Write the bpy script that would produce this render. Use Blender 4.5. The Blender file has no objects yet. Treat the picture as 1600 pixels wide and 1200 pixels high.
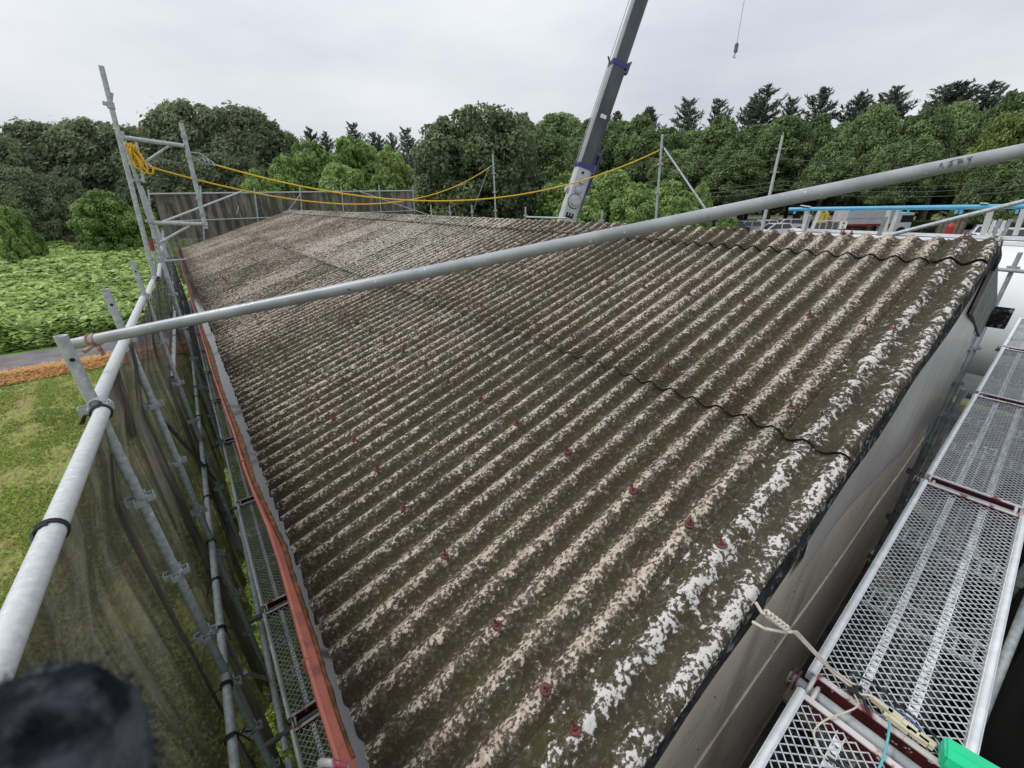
import bpy, math, random
import numpy as np
from mathutils import Vector, Matrix
random.seed(7)
RNG = np.random.default_rng(11)
scene = bpy.context.scene
C = scene.collection
H = 4.4                      # height of the camera above the lawn (metres)
PI = math.pi
# ---------------------------------------------------------------- camera
FPX = 639.76
YAW, PITCH, ROLL = math.radians(37.3795), math.radians(-24.3479), math.radians(-0.98598)
def _basis():
    f = np.array([math.cos(YAW)*math.cos(PITCH), math.sin(YAW)*math.cos(PITCH), math.sin(PITCH)])
    r0 = np.array([-math.sin(YAW), math.cos(YAW), 0.0])
    u0 = np.cross(f, r0)
    if u0[2] < 0: u0 = -u0
    r = r0*math.cos(ROLL)+u0*math.sin(ROLL); u = u0*math.cos(ROLL)-r0*math.sin(ROLL)
    return f, r, u
CF, CR, CU = _basis()
def P(x, r, z):              # x along the shed, r across it, z relative to the eye -> blender point
    return Vector((r, x, z+H))
def bl(v): return Vector((v[1], v[0], v[2]))
def ray(px, py): return CF + CR*(px-800)/FPX - CU*(py-600)/FPX
def onX(px, py, X): a = ray(px, py); a = a*(X/a[0]); return P(*a)
def onR(px, py, R): a = ray(px, py); a = a*(R/a[1]); return P(*a)
def onZ(px, py, Z): a = ray(px, py); a = a*(Z/a[2]); return P(*a)
def at(px, py, d): a = ray(px, py); a = a*(d/math.hypot(a[0], a[1])); return P(*a)
def project(p):
    q = np.array([p[1], p[0], p[2]-H]); z = q@CF
    return 800+FPX*(q@CR)/z, 600-FPX*(q@CU)/z
cam_d = bpy.data.cameras.new('camera'); cam = bpy.data.objects.new('camera', cam_d); C.objects.link(cam)
cam_d.sensor_width = 36; cam_d.lens = FPX/1600*36; cam_d.clip_start = 0.02; cam_d.clip_end = 2000
bR, bU, bF = bl(CR), bl(CU), bl(CF)
cam.matrix_world = Matrix(((bR.x, bU.x, -bF.x, 0), (bR.y, bU.y, -bF.y, 0), (bR.z, bU.z, -bF.z, H), (0, 0, 0, 1)))
cam_d.dof.use_dof = True; cam_d.dof.focus_distance = 4.0; cam_d.dof.aperture_fstop = 10.0
scene.camera = cam
# ---------------------------------------------------------------- world, sun, exposure
SUN_EL, SUN_AZ = math.radians(46), math.radians(-48)     # azimuth from the shed's long axis toward +R
world = bpy.data.worlds.new('World'); scene.world = world; world.use_nodes = True
wn, wl = world.node_tree.nodes, world.node_tree.links
for n in list(wn): wn.remove(n)
def wnode(t, **k):
    n = wn.new(t)
    for a, b in k.items(): setattr(n, a, b)
    return n
wo = wnode('ShaderNodeOutputWorld'); wb = wnode('ShaderNodeBackground')
sky = wnode('ShaderNodeTexSky', sky_type='NISHITA', sun_disc=False)
sky.sun_elevation = SUN_EL; sky.sun_rotation = PI/2-SUN_AZ-PI/2
skm = wnode('ShaderNodeVectorMath', operation='SCALE'); skm.inputs['Scale'].default_value = 0.09
wl.new(sky.outputs[0], skm.inputs[0])
tc = wnode('ShaderNodeTexCoord'); mp = wnode('ShaderNodeMapping'); mp.inputs['Scale'].default_value = (1.0, 1.0, 3.2)
wl.new(tc.outputs['Generated'], mp.inputs['Vector'])
nz = wnode('ShaderNodeTexNoise'); nz.inputs['Scale'].default_value = 1.7; nz.inputs['Detail'].default_value = 5; nz.inputs['Roughness'].default_value = .5
wl.new(mp.outputs[0], nz.inputs['Vector'])
cr = wnode('ShaderNodeValToRGB')
cr.color_ramp.elements[0].position = .3; cr.color_ramp.elements[0].color = (.50, .535, .59, 1)
cr.color_ramp.elements[1].position = .7; cr.color_ramp.elements[1].color = (.74, .76, .79, 1)
wl.new(nz.outputs[0], cr.inputs[0])
sp = wnode('ShaderNodeSeparateXYZ'); wl.new(tc.outputs['Generated'], sp.inputs[0])
mx = wnode('ShaderNodeMath', operation='MAXIMUM'); wl.new(sp.outputs['Z'], mx.inputs[0]); mx.inputs[1].default_value = 0
ma = wnode('ShaderNodeMath', operation='MULTIPLY_ADD'); wl.new(mx.outputs[0], ma.inputs[0]); ma.inputs[1].default_value = .75; ma.inputs[2].default_value = .93
cm = wnode('ShaderNodeVectorMath', operation='SCALE'); wl.new(cr.outputs[0], cm.inputs[0]); wl.new(ma.outputs[0], cm.inputs['Scale'])
mi = wnode('ShaderNodeMix', data_type='RGBA'); mi.inputs[0].default_value = .93
wl.new(skm.outputs[0], mi.inputs[6]); wl.new(cm.outputs[0], mi.inputs[7]); wl.new(mi.outputs[2], wb.inputs['Color'])
wb.inputs['Strength'].default_value = 1.0
wl.new(wb.outputs[0], wo.inputs['Surface'])
sun_d = bpy.data.lights.new('sun', 'SUN'); sun = bpy.data.objects.new('sun', sun_d); C.objects.link(sun)
sun_d.energy = 1.5; sun_d.angle = math.radians(12); sun_d.color = (1, .96, .9)
_sd = P(math.cos(SUN_EL)*math.cos(SUN_AZ), math.cos(SUN_EL)*math.sin(SUN_AZ), math.sin(SUN_EL)-H)
sun.rotation_euler = Vector(_sd).to_track_quat('Z', 'Y').to_euler()
scene.view_settings.view_transform = 'Standard'; scene.view_settings.look = 'None'
scene.view_settings.exposure = 0.12; scene.view_settings.gamma = 1.0; scene.view_settings.use_curve_mapping = False
scene.render.engine = 'CYCLES'
scene.cycles.max_bounces = 6; scene.cycles.transparent_max_bounces = 24; scene.cycles.diffuse_bounces = 3
# ---------------------------------------------------------------- materials
class NT:
    def __init__(s, name):
        s.m = bpy.data.materials.new(name); s.m.use_nodes = True
        s.n = s.m.node_tree.nodes; s.l = s.m.node_tree.links
        s.b = s.n['Principled BSDF']; s.out = s.n['Material Output']
    def new(s, t, **k):
        n = s.n.new(t)
        for a, b in k.items(): setattr(n, a, b)
        return n
    def put(s, v, inp):
        if isinstance(v, bpy.types.NodeSocket): s.l.new(v, inp)
        elif isinstance(v, (tuple, list)) and len(v) == 3 and inp.type == 'RGBA': inp.default_value = (*v, 1)
        else: inp.default_value = v
    def pos(s, scale=(1, 1, 1), obj=False, rot=(0, 0, 0)):
        src = s.new('ShaderNodeTexCoord').outputs['Object'] if obj else s.new('ShaderNodeNewGeometry').outputs['Position']
        mp = s.new('ShaderNodeMapping'); mp.inputs['Scale'].default_value = scale; mp.inputs['Rotation'].default_value = rot; s.l.new(src, mp.inputs[0]); return mp.outputs[0]
    def noise(s, scale, detail=4, rough=.55, vec=None, dist=0):
        n = s.new('ShaderNodeTexNoise'); n.inputs['Scale'].default_value = scale; n.inputs['Detail'].default_value = detail
        n.inputs['Roughness'].default_value = rough; n.inputs['Distortion'].default_value = dist
        s.l.new(vec if vec else s.pos(), n.inputs['Vector']); return n.outputs[0]
    def math(s, op, a, b=0.0, c=0.0, clamp=False):
        n = s.new('ShaderNodeMath', operation=op); n.use_clamp = clamp
        s.put(a, n.inputs[0]); s.put(b, n.inputs[1]); s.put(c, n.inputs[2]); return n.outputs[0]
    def step(s, v, lo, hi, a=0.0, b=1.0):
        n = s.new('ShaderNodeMapRange', interpolation_type='SMOOTHSTEP'); s.put(v, n.inputs['Value'])
        n.inputs['From Min'].default_value = lo; n.inputs['From Max'].default_value = hi
        n.inputs['To Min'].default_value = a; n.inputs['To Max'].default_value = b; return n.outputs[0]
    def mix(s, f, a, b):
        n = s.new('ShaderNodeMix', data_type='RGBA'); s.put(f, n.inputs[0]); s.put(a, n.inputs[6]); s.put(b, n.inputs[7]); return n.outputs[2]
    def bump(s, h, strength=.3, dist=.01):
        n = s.new('ShaderNodeBump'); n.inputs['Strength'].default_value = strength; n.inputs['Distance'].default_value = dist
        s.l.new(h, n.inputs['Height']); s.l.new(n.outputs[0], s.b.inputs['Normal']); return n.outputs[0]
    def attr(s, name):
        n = s.new('ShaderNodeAttribute'); n.attribute_name = name; return n.outputs['Fac']
    def rnd(s): return s.new('ShaderNodeObjectInfo').outputs['Random']
    def set(s, col=None, rough=None, metal=None, spec=None):
        if col is not None: s.put(col, s.b.inputs['Base Color'])
        if rough is not None: s.put(rough, s.b.inputs['Roughness'])
        if metal is not None: s.put(metal, s.b.inputs['Metallic'])
        if spec is not None: s.put(spec, s.b.inputs['Specular IOR Level'])
        return s.m
def simple(name, c1, c2=None, scale=6, rough=.6, metal=0.0, lo=.35, hi=.65, bump=0, bs=60, spec=.5, dirt=None, dlo=.6, dhi=.7, dscale=12, obj=False, stretch=(1, 1, 1)):
    t = NT(name); v = t.pos(stretch, obj)
    c = c1
    if c2: c = t.mix(t.step(t.noise(scale, 5, .6, v), lo, hi), c1, c2)
    if dirt: c = t.mix(t.step(t.noise(dscale, 6, .65, v), dlo, dhi), c, dirt)
    if bump: t.bump(t.noise(bs, 4, .6, v), bump, .004)
    return t.set(c, rough, metal, spec)
_q0 = onR(112, 538, -.50); pb_dir = (P(*(ray(1600, 235)*1.46))-_q0).normalized()
M = {}
def barmat():
    t = NT('scratched_bluish_pipe'); d = (pb_dir.x, pb_dir.y, pb_dir.z)
    c = t.mix(t.step(t.noise(7, 5), .3, .7), (.27, .295, .31), (.38, .405, .42))
    q = Vector(d).rotation_difference(Vector((1, 0, 0))).to_euler()
    v = t.pos((1, 1, 1), rot=tuple(q)); mp = t.new('ShaderNodeMapping'); mp.inputs['Scale'].default_value = (.22, 1, 1); t.l.new(v, mp.inputs[0])
    c = t.mix(t.step(t.noise(38, 5, .6, mp.outputs[0]), .665, .69), c, (.045, .05, .055))
    c = t.mix(t.step(t.noise(22, 6, .7, mp.outputs[0]), .66, .70, 0, .8), c, (.62, .66, .68))
    c = t.mix(t.step(t.noise(60, 2, .5), .70, .73), c, (.66, .68, .69))
    t.bump(t.noise(70, 4, .6, mp.outputs[0]), .25, .002)
    return t.set(c, .45, .25)
M['galv'] = simple('galvanised_steel', (.29, .325, .335), (.48, .52, .53), 36, .5, .12, .3, .7, .15, 90, dirt=(.66, .68, .68), dlo=.64, dhi=.69, dscale=34)
M['galv_rail'] = simple('pale_galvanised_rail', (.46, .495, .505), (.57, .60, .61), 60, .55, .05, .3, .7, .15, 90, dirt=(.8, .82, .82), dlo=.66, dhi=.69, dscale=30)
M['mesh_zinc'] = simple('zinc_mesh', (.44, .46, .48), (.60, .62, .64), 18, .45, .3)
M['galv_bright'] = simple('bright_zinc', (.62, .65, .67), (.78, .80, .82), 18, .4, .12, .3, .7)
M['galv_old'] = simple('weathered_galvanised_steel', (.25, .27, .28), (.42, .44, .45), 9, .55, .15, .3, .7, .15, 70, dirt=(.16, .13, .11), dlo=.6, dhi=.72, dscale=20)
M['galv_dark'] = simple('dark_steel', (.08, .095, .095), (.16, .17, .168), 10, .6, .15, dirt=(.05, .035, .03), dlo=.55, dhi=.7)
M['pipe_white'] = simple('pale_painted_pipe', (.62, .62, .60), (.74, .74, .72), 10, .45, .1, dirt=(.22, .15, .12), dlo=.66, dhi=.7)
M['bar'] = barmat()
M['rope_black'] = simple('black_rope', (.02, .02, .022), None, rough=.8)
M['rope_yellow'] = simple('yellow_rope', (.78, .50, .02), (.62, .38, .02), 60, .6)
M['cord_white'] = simple('off_white_cord', (.62, .57, .48), (.5, .45, .37), 40, .6)
M['red_paint'] = simple('dark_red_paint', (.085, .006, .012), (.045, .006, .01), 14, .5, dirt=(.55, .50, .50), dlo=.60, dhi=.66, dscale=34)
M['red_worn'] = simple('worn_red_edge', (.60, .57, .56), (.30, .05, .07), 16, .5, .1, .56, .64)
M['bolt'] = simple('red_brown_bolt_paint', (.14, .03, .026), (.085, .026, .022), 60, .55)
M['gutter'] = simple('salmon_red_gutter_paint', (.42, .13, .088), (.34, .10, .07), 5, .55, dirt=(.22, .08, .045), dlo=.54, dhi=.68, dscale=9, bump=.05)
M['rust'] = simple('rusty_sludge', (.10, .045, .02), (.24, .085, .03), 30, .9, bump=.8, bs=50, dirt=(.06, .055, .02), dlo=.5, dhi=.6)
M['asphalt'] = simple('asphalt', (.055, .055, .058), (.085, .085, .088), 1.2, .85, bump=.3, bs=60)
M['path'] = simple('worn_path_asphalt', (.12, .11, .115), (.19, .175, .18), 1.6, .85, bump=.3, bs=30, dirt=(.09, .085, .08), dscale=3)
M['yard'] = simple('dark_dirty_yard', (.035, .033, .03), (.09, .08, .07), 2.5, .9, bump=.5, bs=20, dirt=(.15, .12, .09), dlo=.62, dhi=.7, dscale=5)
M['white'] = simple('white_gloss_paint', (.80, .81, .82), (.74, .75, .76), 1.5, .35)
M['white_dull'] = simple('white_weathered_paint', (.72, .73, .73), (.62, .62, .6), 5, .5)
M['blue'] = simple('light_blue_pipe_paint', (.09, .38, .60), (.12, .42, .64), 5, .4)
M['glass'] = simple('dark_car_glass', (.03, .035, .04), None, rough=.08)
M['rubber'] = simple('tyre_rubber', (.02, .02, .02), None, rough=.8)
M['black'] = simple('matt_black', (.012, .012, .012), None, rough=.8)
M['car_white'] = simple('white_car_paint', (.78, .79, .80), None, rough=.2)
M['car_dark'] = simple('dark_car_paint', (.03, .03, .045), None, rough=.2)
M['car_grey'] = simple('silver_car_paint', (.42, .43, .45), None, rough=.25, metal=.4)
M['band'] = simple('faded_red_band', (.30, .035, .03), (.22, .05, .045), 40, .6)
M['lamp'] = simple('headlamp', (.6, .6, .6), None, rough=.15)
M['tail'] = simple('tail_lamp', (.4, .02, .02), None, rough=.2)
M['van_box'] = simple('pale_grey_box_panel', (.42, .42, .43), (.5, .5, .51), 1, .5)
M['yellow'] = simple('yellow_machine_paint', (.50, .38, .05), None, rough=.4)
M['red'] = simple('bright_red_paint', (.36, .03, .03), None, rough=.4)
M['fence_wood'] = simple('brown_panel', (.12, .085, .07), (.18, .14, .12), 3, .8, stretch=(1, 1, 8))
M['barge_dark'] = simple('dark_grey_cement_board', (.09, .09, .09), (.15, .145, .14), 6, .8, bump=.3)
M['bark'] = simple('bark', (.07, .055, .04), (.12, .10, .08), 8, .9, bump=.6, bs=20, stretch=(1, 1, .2))
M['concrete_pole'] = simple('concrete_pole', (.44, .43, .42), (.54, .53, .52), 3, .8)
M['boom_white'] = simple('light_grey_boom_paint', (.52, .52, .53), (.46, .46, .47), 3, .4, dirt=(.30, .29, .28), dlo=.66, dhi=.74)
M['boom_dark'] = simple('dark_slate_boom_paint', (.050, .053, .062), (.085, .088, .10), 1.8, .38, .2, stretch=(1, 1, .3))
M['boom_lit_face'] = simple('grey_lit_boom_face', (.23, .24, .255), (.29, .30, .315), 2, .4, .2)  # paler tone paints the light falling on the boom's upper faces
M['navy'] = simple('royal_blue_paint', (.03, .042, .19), None, rough=.4)
M['green_plastic'] = simple('emerald_green_plastic', (.005, .62, .27), (.005, .55, .24), 8, .35)
M['connector'] = simple('cream_plastic', (.62, .56, .40), (.52, .46, .33), 30, .5)
M['cable_blue'] = simple('blue_cable', (.02, .09, .22), None, rough=.4)
M['cable_teal'] = simple('teal_cable', (.12, .42, .46), None, rough=.4)
M['marking'] = simple('white_road_paint', (.6, .6, .58), None, rough=.7)
def leafmat(name, dark, light, trans=.25, rough=.55, lo=.0, hi=1.0, spec=.3):
    t = NT(name)
    tint = t.attr('tint')
    f = t.math('ADD', t.math('MULTIPLY', tint, .75), t.math('MULTIPLY', t.rnd(), .25))
    col = t.mix(t.step(f, lo, hi), dark, light)
    t.set(col, rough, 0, spec)
    tr = t.new('ShaderNodeBsdfTranslucent'); t.l.new(col, tr.inputs['Color'])
    ms = t.new('ShaderNodeMixShader'); ms.inputs[0].default_value = trans
    t.l.new(t.b.outputs[0], ms.inputs[1]); t.l.new(tr.outputs[0], ms.inputs[2]); t.l.new(ms.outputs[0], t.out.inputs['Surface'])
    return t.m
M['leaf_dark'] = leafmat('dark_evergreen_leaves', (.045, .075, .034), (.27, .33, .17), .38)
M['leaf_mid'] = leafmat('mid_green_leaves', (.07, .12, .042), (.34, .45, .19), .4)
M['leaf_wind'] = leafmat('windswept_olive_leaves', (.07, .10, .052), (.37, .42, .24), .4)
M['leaf_kudzu'] = leafmat('bright_kudzu_leaves', (.085, .18, .035), (.44, .58, .21), .38)
M['leaf_field'] = leafmat('field_kudzu_leaves', (.09, .18, .035), (.58, .74, .26), .33)
M['leaf_yellow'] = leafmat('yellow_green_leaves', (.07, .11, .025), (.26, .32, .09), .3)
M['needles'] = leafmat('dark_conifer_needles', (.045, .064, .052), (.23, .27, .205), .35)
M['grass'] = leafmat('lawn_grass_blades', (.11, .17, .03), (.46, .56, .12), .3)
M['straw'] = leafmat('orange_straw', (.36, .16, .04), (.85, .52, .20), .25)
def roofmat():
    t = NT('lichened_corrugated_cement'); v = t.pos()
    c = t.attr('crest'); vg = t.attr('verge')
    n1 = t.noise(2.6, 5, .6); n2 = t.noise(24, 6, .62); n3 = t.noise(72, 3, .6); n4 = t.noise(.75, 3, .5)
    n6 = t.noise(19, 7, .68, dist=.9)
    s = t.math('MULTIPLY_ADD', c, .37, t.math('MULTIPLY', n2, .90))
    s = t.math('ADD', s, t.math('MULTIPLY', n3, 1.35))
    s = t.math('ADD', s, t.math('MULTIPLY', n1, .30))
    s = t.math('ADD', s, t.math('MULTIPLY', n4, .35))
    s = t.math('ADD', s, t.math('MULTIPLY', t.rnd(), .10))
    wc = t.new('ShaderNodeObjectInfo').outputs['Color']; ws = t.new('ShaderNodeSeparateColor'); t.l.new(wc, ws.inputs[0]); old = t.math('SUBTRACT', 1.0, ws.outputs[0])
    s = t.math('ADD', s, t.math('MULTIPLY', old, .13))
    s = t.math('ADD', s, t.math('MULTIPLY', vg, t.math('MULTIPLY', t.math('SUBTRACT', n6, .56), 1.8)))
    # the verge pieces carry sparser, larger patches
    s = t.math('SUBTRACT', s, t.math('MULTIPLY', vg, .02))
    mask = t.step(s, 1.735, 1.86)
    mid = t.step(s, 1.54, 1.78)
    base = t.mix(t.step(t.noise(6, 5), .42, .72), (.046, .035, .020), (.050, .047, .018))
    base = t.mix(t.step(t.noise(45, 4), .5, .75, 0, .7), base, (.13, .115, .095))
    base = t.mix(t.math('MULTIPLY', mid, .60), base, (.15, .125, .10))
    base = t.mix(t.step(n4, .5, .8, 0, .5), base, (.085, .07, .055))
    lich = t.mix(t.step(t.noise(40, 3), .35, .65), (.37, .30, .235), (.54, .475, .395))
    lich = t.mix(t.step(n3, .3, .55), (.22, .178, .138), lich)
    lich = t.mix(t.math('MULTIPLY', old, .35), lich, (.62, .59, .56))
    lich = t.mix(vg, lich, (.56, .54, .52))
    # a few orange lichen spots
    spot = t.step(t.noise(9, 3), .755, .765)
    col = t.mix(mask, base, lich)
    col = t.mix(t.math('MULTIPLY', spot, .8), col, (.32, .17, .03))
    hgt = t.math('ADD', t.math('MULTIPLY', mask, .55), t.math('MULTIPLY', n3, .9))
    hgt = t.math('ADD', hgt, t.math('MULTIPLY', n2, .8))
    t.bump(hgt, .9, .006)
    return t.set(col, .9, 0, .25)
M['roof'] = roofmat()
M['roof_edge'] = simple('black_mouldy_cement_edge', (.009, .009, .010), (.03, .03, .032), 22, .9, spec=.1, bump=1.0, bs=45, dirt=(.17, .17, .18), dlo=.56, dhi=.62, dscale=26)
def wallmat(name, c1, c2, c3, rough=.6, crack=True):
    t = NT(name)
    c = t.mix(t.step(t.noise(1.6, 4), .35, .65), c1, c2)
    c = t.mix(t.step(t.noise(2.2, 5, .6, t.pos((1, 1, .25))), .5, .72), c, c3)
    if crack:
        k = t.step(t.noise(3.2, 7, .72, t.pos((.6, .6, 2.4)), 1.2), .495, .505)
        k2 = t.step(t.noise(3.2, 7, .72, t.pos((.6, .6, 2.4)), 1.2), .505, .515)
        line = t.math('SUBTRACT', k, k2)
        c = t.mix(t.math('MULTIPLY', line, t.step(t.noise(1.1, 2), .5, .6, 0, .8)), c, (.05, .04, .035))
    t.bump(t.noise(30, 5), .25, .004)
    return t.set(c, rough, 0, .4)
M['wall_beige'] = wallmat('cracked_beige_wall_board', (.66, .58, .48), (.78, .71, .60), (.52, .44, .35))
M['wall_side'] = wallmat('grey_side_wall', (.20, .19, .18), (.26, .25, .23), (.14, .13, .12))
M['gable'] = simple('smooth_grey_gable_sheet', (.34, .32, .30), (.46, .445, .43), 1.1, .26, .1, dirt=(.75, .75, .76), dlo=.60, dhi=.75, dscale=1.3, stretch=(1, 1, .25))  # pale upright streaks given as dirt are a sheen painted into the colour
M['barge'] = simple('grey_cement_board', (.16, .16, .16), (.24, .235, .23), 6, .8, bump=.3)
def watermat():
    t = NT('still_gutter_water'); t.bump(t.noise(6, 2), .03, .01); return t.set((.045, .04, .04), .06, 0, .9)
M['water'] = watermat()
def netmat():
    t = NT('dark_scaffold_net')
    t.set(t.mix(t.step(t.noise(2.4, 5, .65, t.pos((2.2, 2.2, .28)), .6), .42, .66), (.075, .068, .060), (.24, .225, .205)), .9, 0, .1)  # pale upright streaks paint the light caught on folds
    tr = t.new('ShaderNodeBsdfTransparent'); ms = t.new('ShaderNodeMixShader')
    f = t.math('ADD', t.step(t.noise(3.0, 4, .6, t.pos((1, 3.2, .35))), .3, .75, .76, .95), 0.0)
    t.put(f, ms.inputs[0]); t.l.new(tr.outputs[0], ms.inputs[1]); t.l.new(t.b.outputs[0], ms.inputs[2]); t.l.new(ms.outputs[0], t.out.inputs['Surface'])
    return t.m
M['net'] = netmat()
M['net_black'] = simple('black_net_cloth', (.008, .008, .009), (.016, .016, .016), 3, .9)
def lawnmat():
    t = NT('patchy_lawn_soil')
    n = t.noise(.45, 5, .6); n2 = t.noise(5, 6, .65, t.pos((3.2, 1, 1), rot=(0, 0, .35)))
    g = t.mix(t.step(n2, .38, .62), (.20, .17, .075), (.29, .34, .09))
    b = t.mix(t.step(n2, .4, .6), (.21, .14, .075), (.30, .26, .11))
    t.bump(t.noise(22, 5), .9, .03)
    return t.set(t.mix(t.step(n, .50, .66, 0, .8), g, b), .95, 0, .2)
M['lawn'] = lawnmat()
M['field_soil'] = simple('field_undergrowth', (.06, .13, .015), (.12, .22, .03), 1.5, .9, bump=.8, bs=8)
def glovemat():
    t = NT('navy_fleece')
    c = t.mix(t.step(t.noise(75, 4, .6, t.pos(obj=True)), .4, .65), (.010, .011, .017), (.085, .088, .105))
    t.bump(t.noise(160, 4, .6, t.pos(obj=True)), 1.0, .002)
    return t.set(c, .95, 0, .1)
M['glove'] = glovemat()
# ---------------------------------------------------------------- object helpers
def tag(o, label=None, cat=None, group=None, kind=None):
    if label: o['label'] = label
    if cat: o['category'] = cat
    if group: o['group'] = group
    if kind: o['kind'] = kind
    return o
def thing(name, loc, label, cat, group=None):
    o = bpy.data.objects.new(name, None); C.objects.link(o); o.location = loc; o.empty_display_size = .1
    return tag(o, label, cat, group)
def copy_tree(o, parent=None):
    c = o.copy(); C.objects.link(c); c.parent = parent
    for ch in [x for x in KIDS.get(o.name, [])]:
        n = copy_tree(ch, c)
    return c
KIDS = {}
def adopt(o, parent):
    o.parent = parent
    KIDS.setdefault(parent.name, []).append(o)
_copies = {}
def copyt(o, loc, label=None, rz=0):
    c = o.copy(); C.objects.link(c); c.location = loc; c.rotation_euler = (0, 0, rz)
    if label: c['label'] = label
    for ch in KIDS.get(o.name, []):
        d = ch.copy(); C.objects.link(d); adopt(d, c)
        for g in KIDS.get(ch.name, []):
            e = g.copy(); C.objects.link(e); adopt(e, d)
    return c
def wpos(o):
    v = Vector((0, 0, 0))
    while o is not None: v += o.location; o = o.parent
    return v
def mesh_np(name, verts, faces_flat, counts, mats, mat_idx=None, smooth=False, attrs=None):
    me = bpy.data.meshes.new(name)
    verts = np.asarray(verts, dtype=np.float32); fl = np.asarray(faces_flat, dtype=np.int32); cn = np.asarray(counts, dtype=np.int32)
    me.vertices.add(len(verts)); me.vertices.foreach_set('co', verts.ravel())
    me.loops.add(len(fl)); me.loops.foreach_set('vertex_index', fl)
    me.polygons.add(len(cn)); st = np.zeros(len(cn), np.int32); st[1:] = np.cumsum(cn)[:-1]
    me.polygons.foreach_set('loop_start', st); me.polygons.foreach_set('loop_total', cn)
    if mat_idx is not None: me.polygons.foreach_set('material_index', np.asarray(mat_idx, np.int32))
    if smooth: me.polygons.foreach_set('use_smooth', np.ones(len(cn), bool))
    me.update(calc_edges=True)
    for m in mats: me.materials.append(m)
    for k, a in (attrs or {}).items():
        at_ = me.attributes.new(k, 'FLOAT', 'POINT'); at_.data.foreach_set('value', np.asarray(a, np.float32))
    return me
def link(name, me, parent=None, loc=(0, 0, 0)):
    o = bpy.data.objects.new(name, me); C.objects.link(o); o.location = loc
    if parent is not None: adopt(o, parent)
    return o
def frame(d):
    d = Vector(d).normalized(); a = Vector((0, 0, 1)) if abs(d.z) < .9 else Vector((1, 0, 0))
    s = d.cross(a).normalized(); return d, s, s.cross(d)
class MB:
    def __init__(s): s.v = []; s.f = []; s.m = []; s.sm = []
    def add(s, vs, fs, mi=0, smooth=False):
        b = len(s.v); s.v += [tuple(x) for x in vs]
        for f in fs: s.f.append([b+i for i in f]); s.m.append(mi); s.sm.append(smooth)
        return s
    def obox(s, c, ax, ay, az, hx, hy, hz, mi=0):
        c = Vector(c); vs = []
        for k in (-1, 1):
            for j in (-1, 1):
                for i in (-1, 1): vs.append(c+ax*(i*hx)+ay*(j*hy)+az*(k*hz))
        return s.add(vs, [(0, 2, 3, 1), (4, 5, 7, 6), (0, 1, 5, 4), (2, 6, 7, 3), (0, 4, 6, 2), (1, 3, 7, 5)], mi)
    def box(s, lo, hi, mi=0):
        lo, hi = Vector(lo), Vector(hi); h = (hi-lo)/2
        return s.obox((lo+hi)/2, Vector((1, 0, 0)), Vector((0, 1, 0)), Vector((0, 0, 1)), h.x, h.y, h.z, mi)
    def bar(s, p, q, w, h, mi=0, up=None):
        p, q = Vector(p), Vector(q); d, sd, u = frame(q-p)
        if up is not None:
            sd = d.cross(Vector(up)).normalized(); u = sd.cross(d)
        return s.obox((p+q)/2, d, sd, u, (q-p).length/2, w/2, h/2, mi)
    def tube(s, pts, r, n=12, mi=0, hollow=False, caps=True, closed=False):
        pts = [Vector(x) for x in pts]; rs = r if isinstance(r, (list, tuple)) else [r]*len(pts)
        m = len(pts); b = len(s.v); d0, sd, u = frame(pts[1]-pts[0]); prev = sd
        for i, p in enumerate(pts):
            d = (pts[min(i+1, m-1)]-pts[max(i-1, 0)]).normalized()
            sd = (prev-d*prev.dot(d)).normalized(); u = sd.cross(d); prev = sd
            for k in range(n):
                a = 2*PI*k/n; s.v.append(tuple(p+sd*(rs[i]*math.cos(a))+u*(rs[i]*math.sin(a))))
        for i in range(m-1):
            for k in range(n):
                k2 = (k+1) % n; s.f.append([b+i*n+k, b+(i+1)*n+k, b+(i+1)*n+k2, b+i*n+k2]); s.m.append(mi); s.sm.append(True)
        if caps:
            for i, e in ((0, 1), (m-1, -1)):
                ring0 = [s.v[b+i*n+k] for k in range(n)]; b2 = len(s.v); s.v += ring0      # own vertices: the end keeps a sharp edge
                if hollow:
                    c = len(s.v); dd = ((pts[1]-pts[0]) if i == 0 else (pts[-1]-pts[-2])).normalized()*e
                    ring = [Vector(s.v[b+i*n+k]) for k in range(n)]
                    inn = [pts[i]+(q-pts[i])*.84 for q in ring]; deep = [q+dd*.05 for q in inn]
                    s.v += [tuple(q) for q in inn]+[tuple(q) for q in deep]
                    for k in range(n):
                        k2 = (k+1) % n
                        s.f.append([b2+k, b2+k2, c+k2, c+k]); s.m.append(mi); s.sm.append(False)
                        s.f.append([c+k, c+k2, c+n+k2, c+n+k]); s.m.append(mi); s.sm.append(True)
                    s.f.append([c+n+k for k in range(n)]); s.m.append(mi); s.sm.append(False)
                else: s.f.append([b2+k for k in range(n)]); s.m.append(mi); s.sm.append(False)
        return s
    def build(s, name, mats, parent=None, origin=None, attrs=None):
        if not isinstance(mats, (list, tuple)): mats = [mats]
        o0 = wpos(parent) if parent is not None else Vector(origin or (0, 0, 0))
        me = bpy.data.meshes.new(name); v = np.array(s.v, dtype=np.float32)-np.array(o0, dtype=np.float32)
        me.from_pydata(v.tolist(), [], s.f)
        for m in mats: me.materials.append(m)
        me.polygons.foreach_set('material_index', np.array(s.m, np.int32)); me.polygons.foreach_set('use_smooth', np.array(s.sm, bool)); me.update()
        for k, a in (attrs or {}).items():
            at_ = me.attributes.new(k, 'FLOAT', 'POINT'); at_.data.foreach_set('value', np.asarray(a, np.float32))
        return link(name, me, parent, (0, 0, 0) if parent is not None else o0)
def disc(mb, c, d, r, h, n=16, mi=0, r2=None):
    c = Vector(c); d = Vector(d).normalized()
    return mb.tube([c, c+d*h], [r, r if r2 is None else r2], n, mi)
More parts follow.
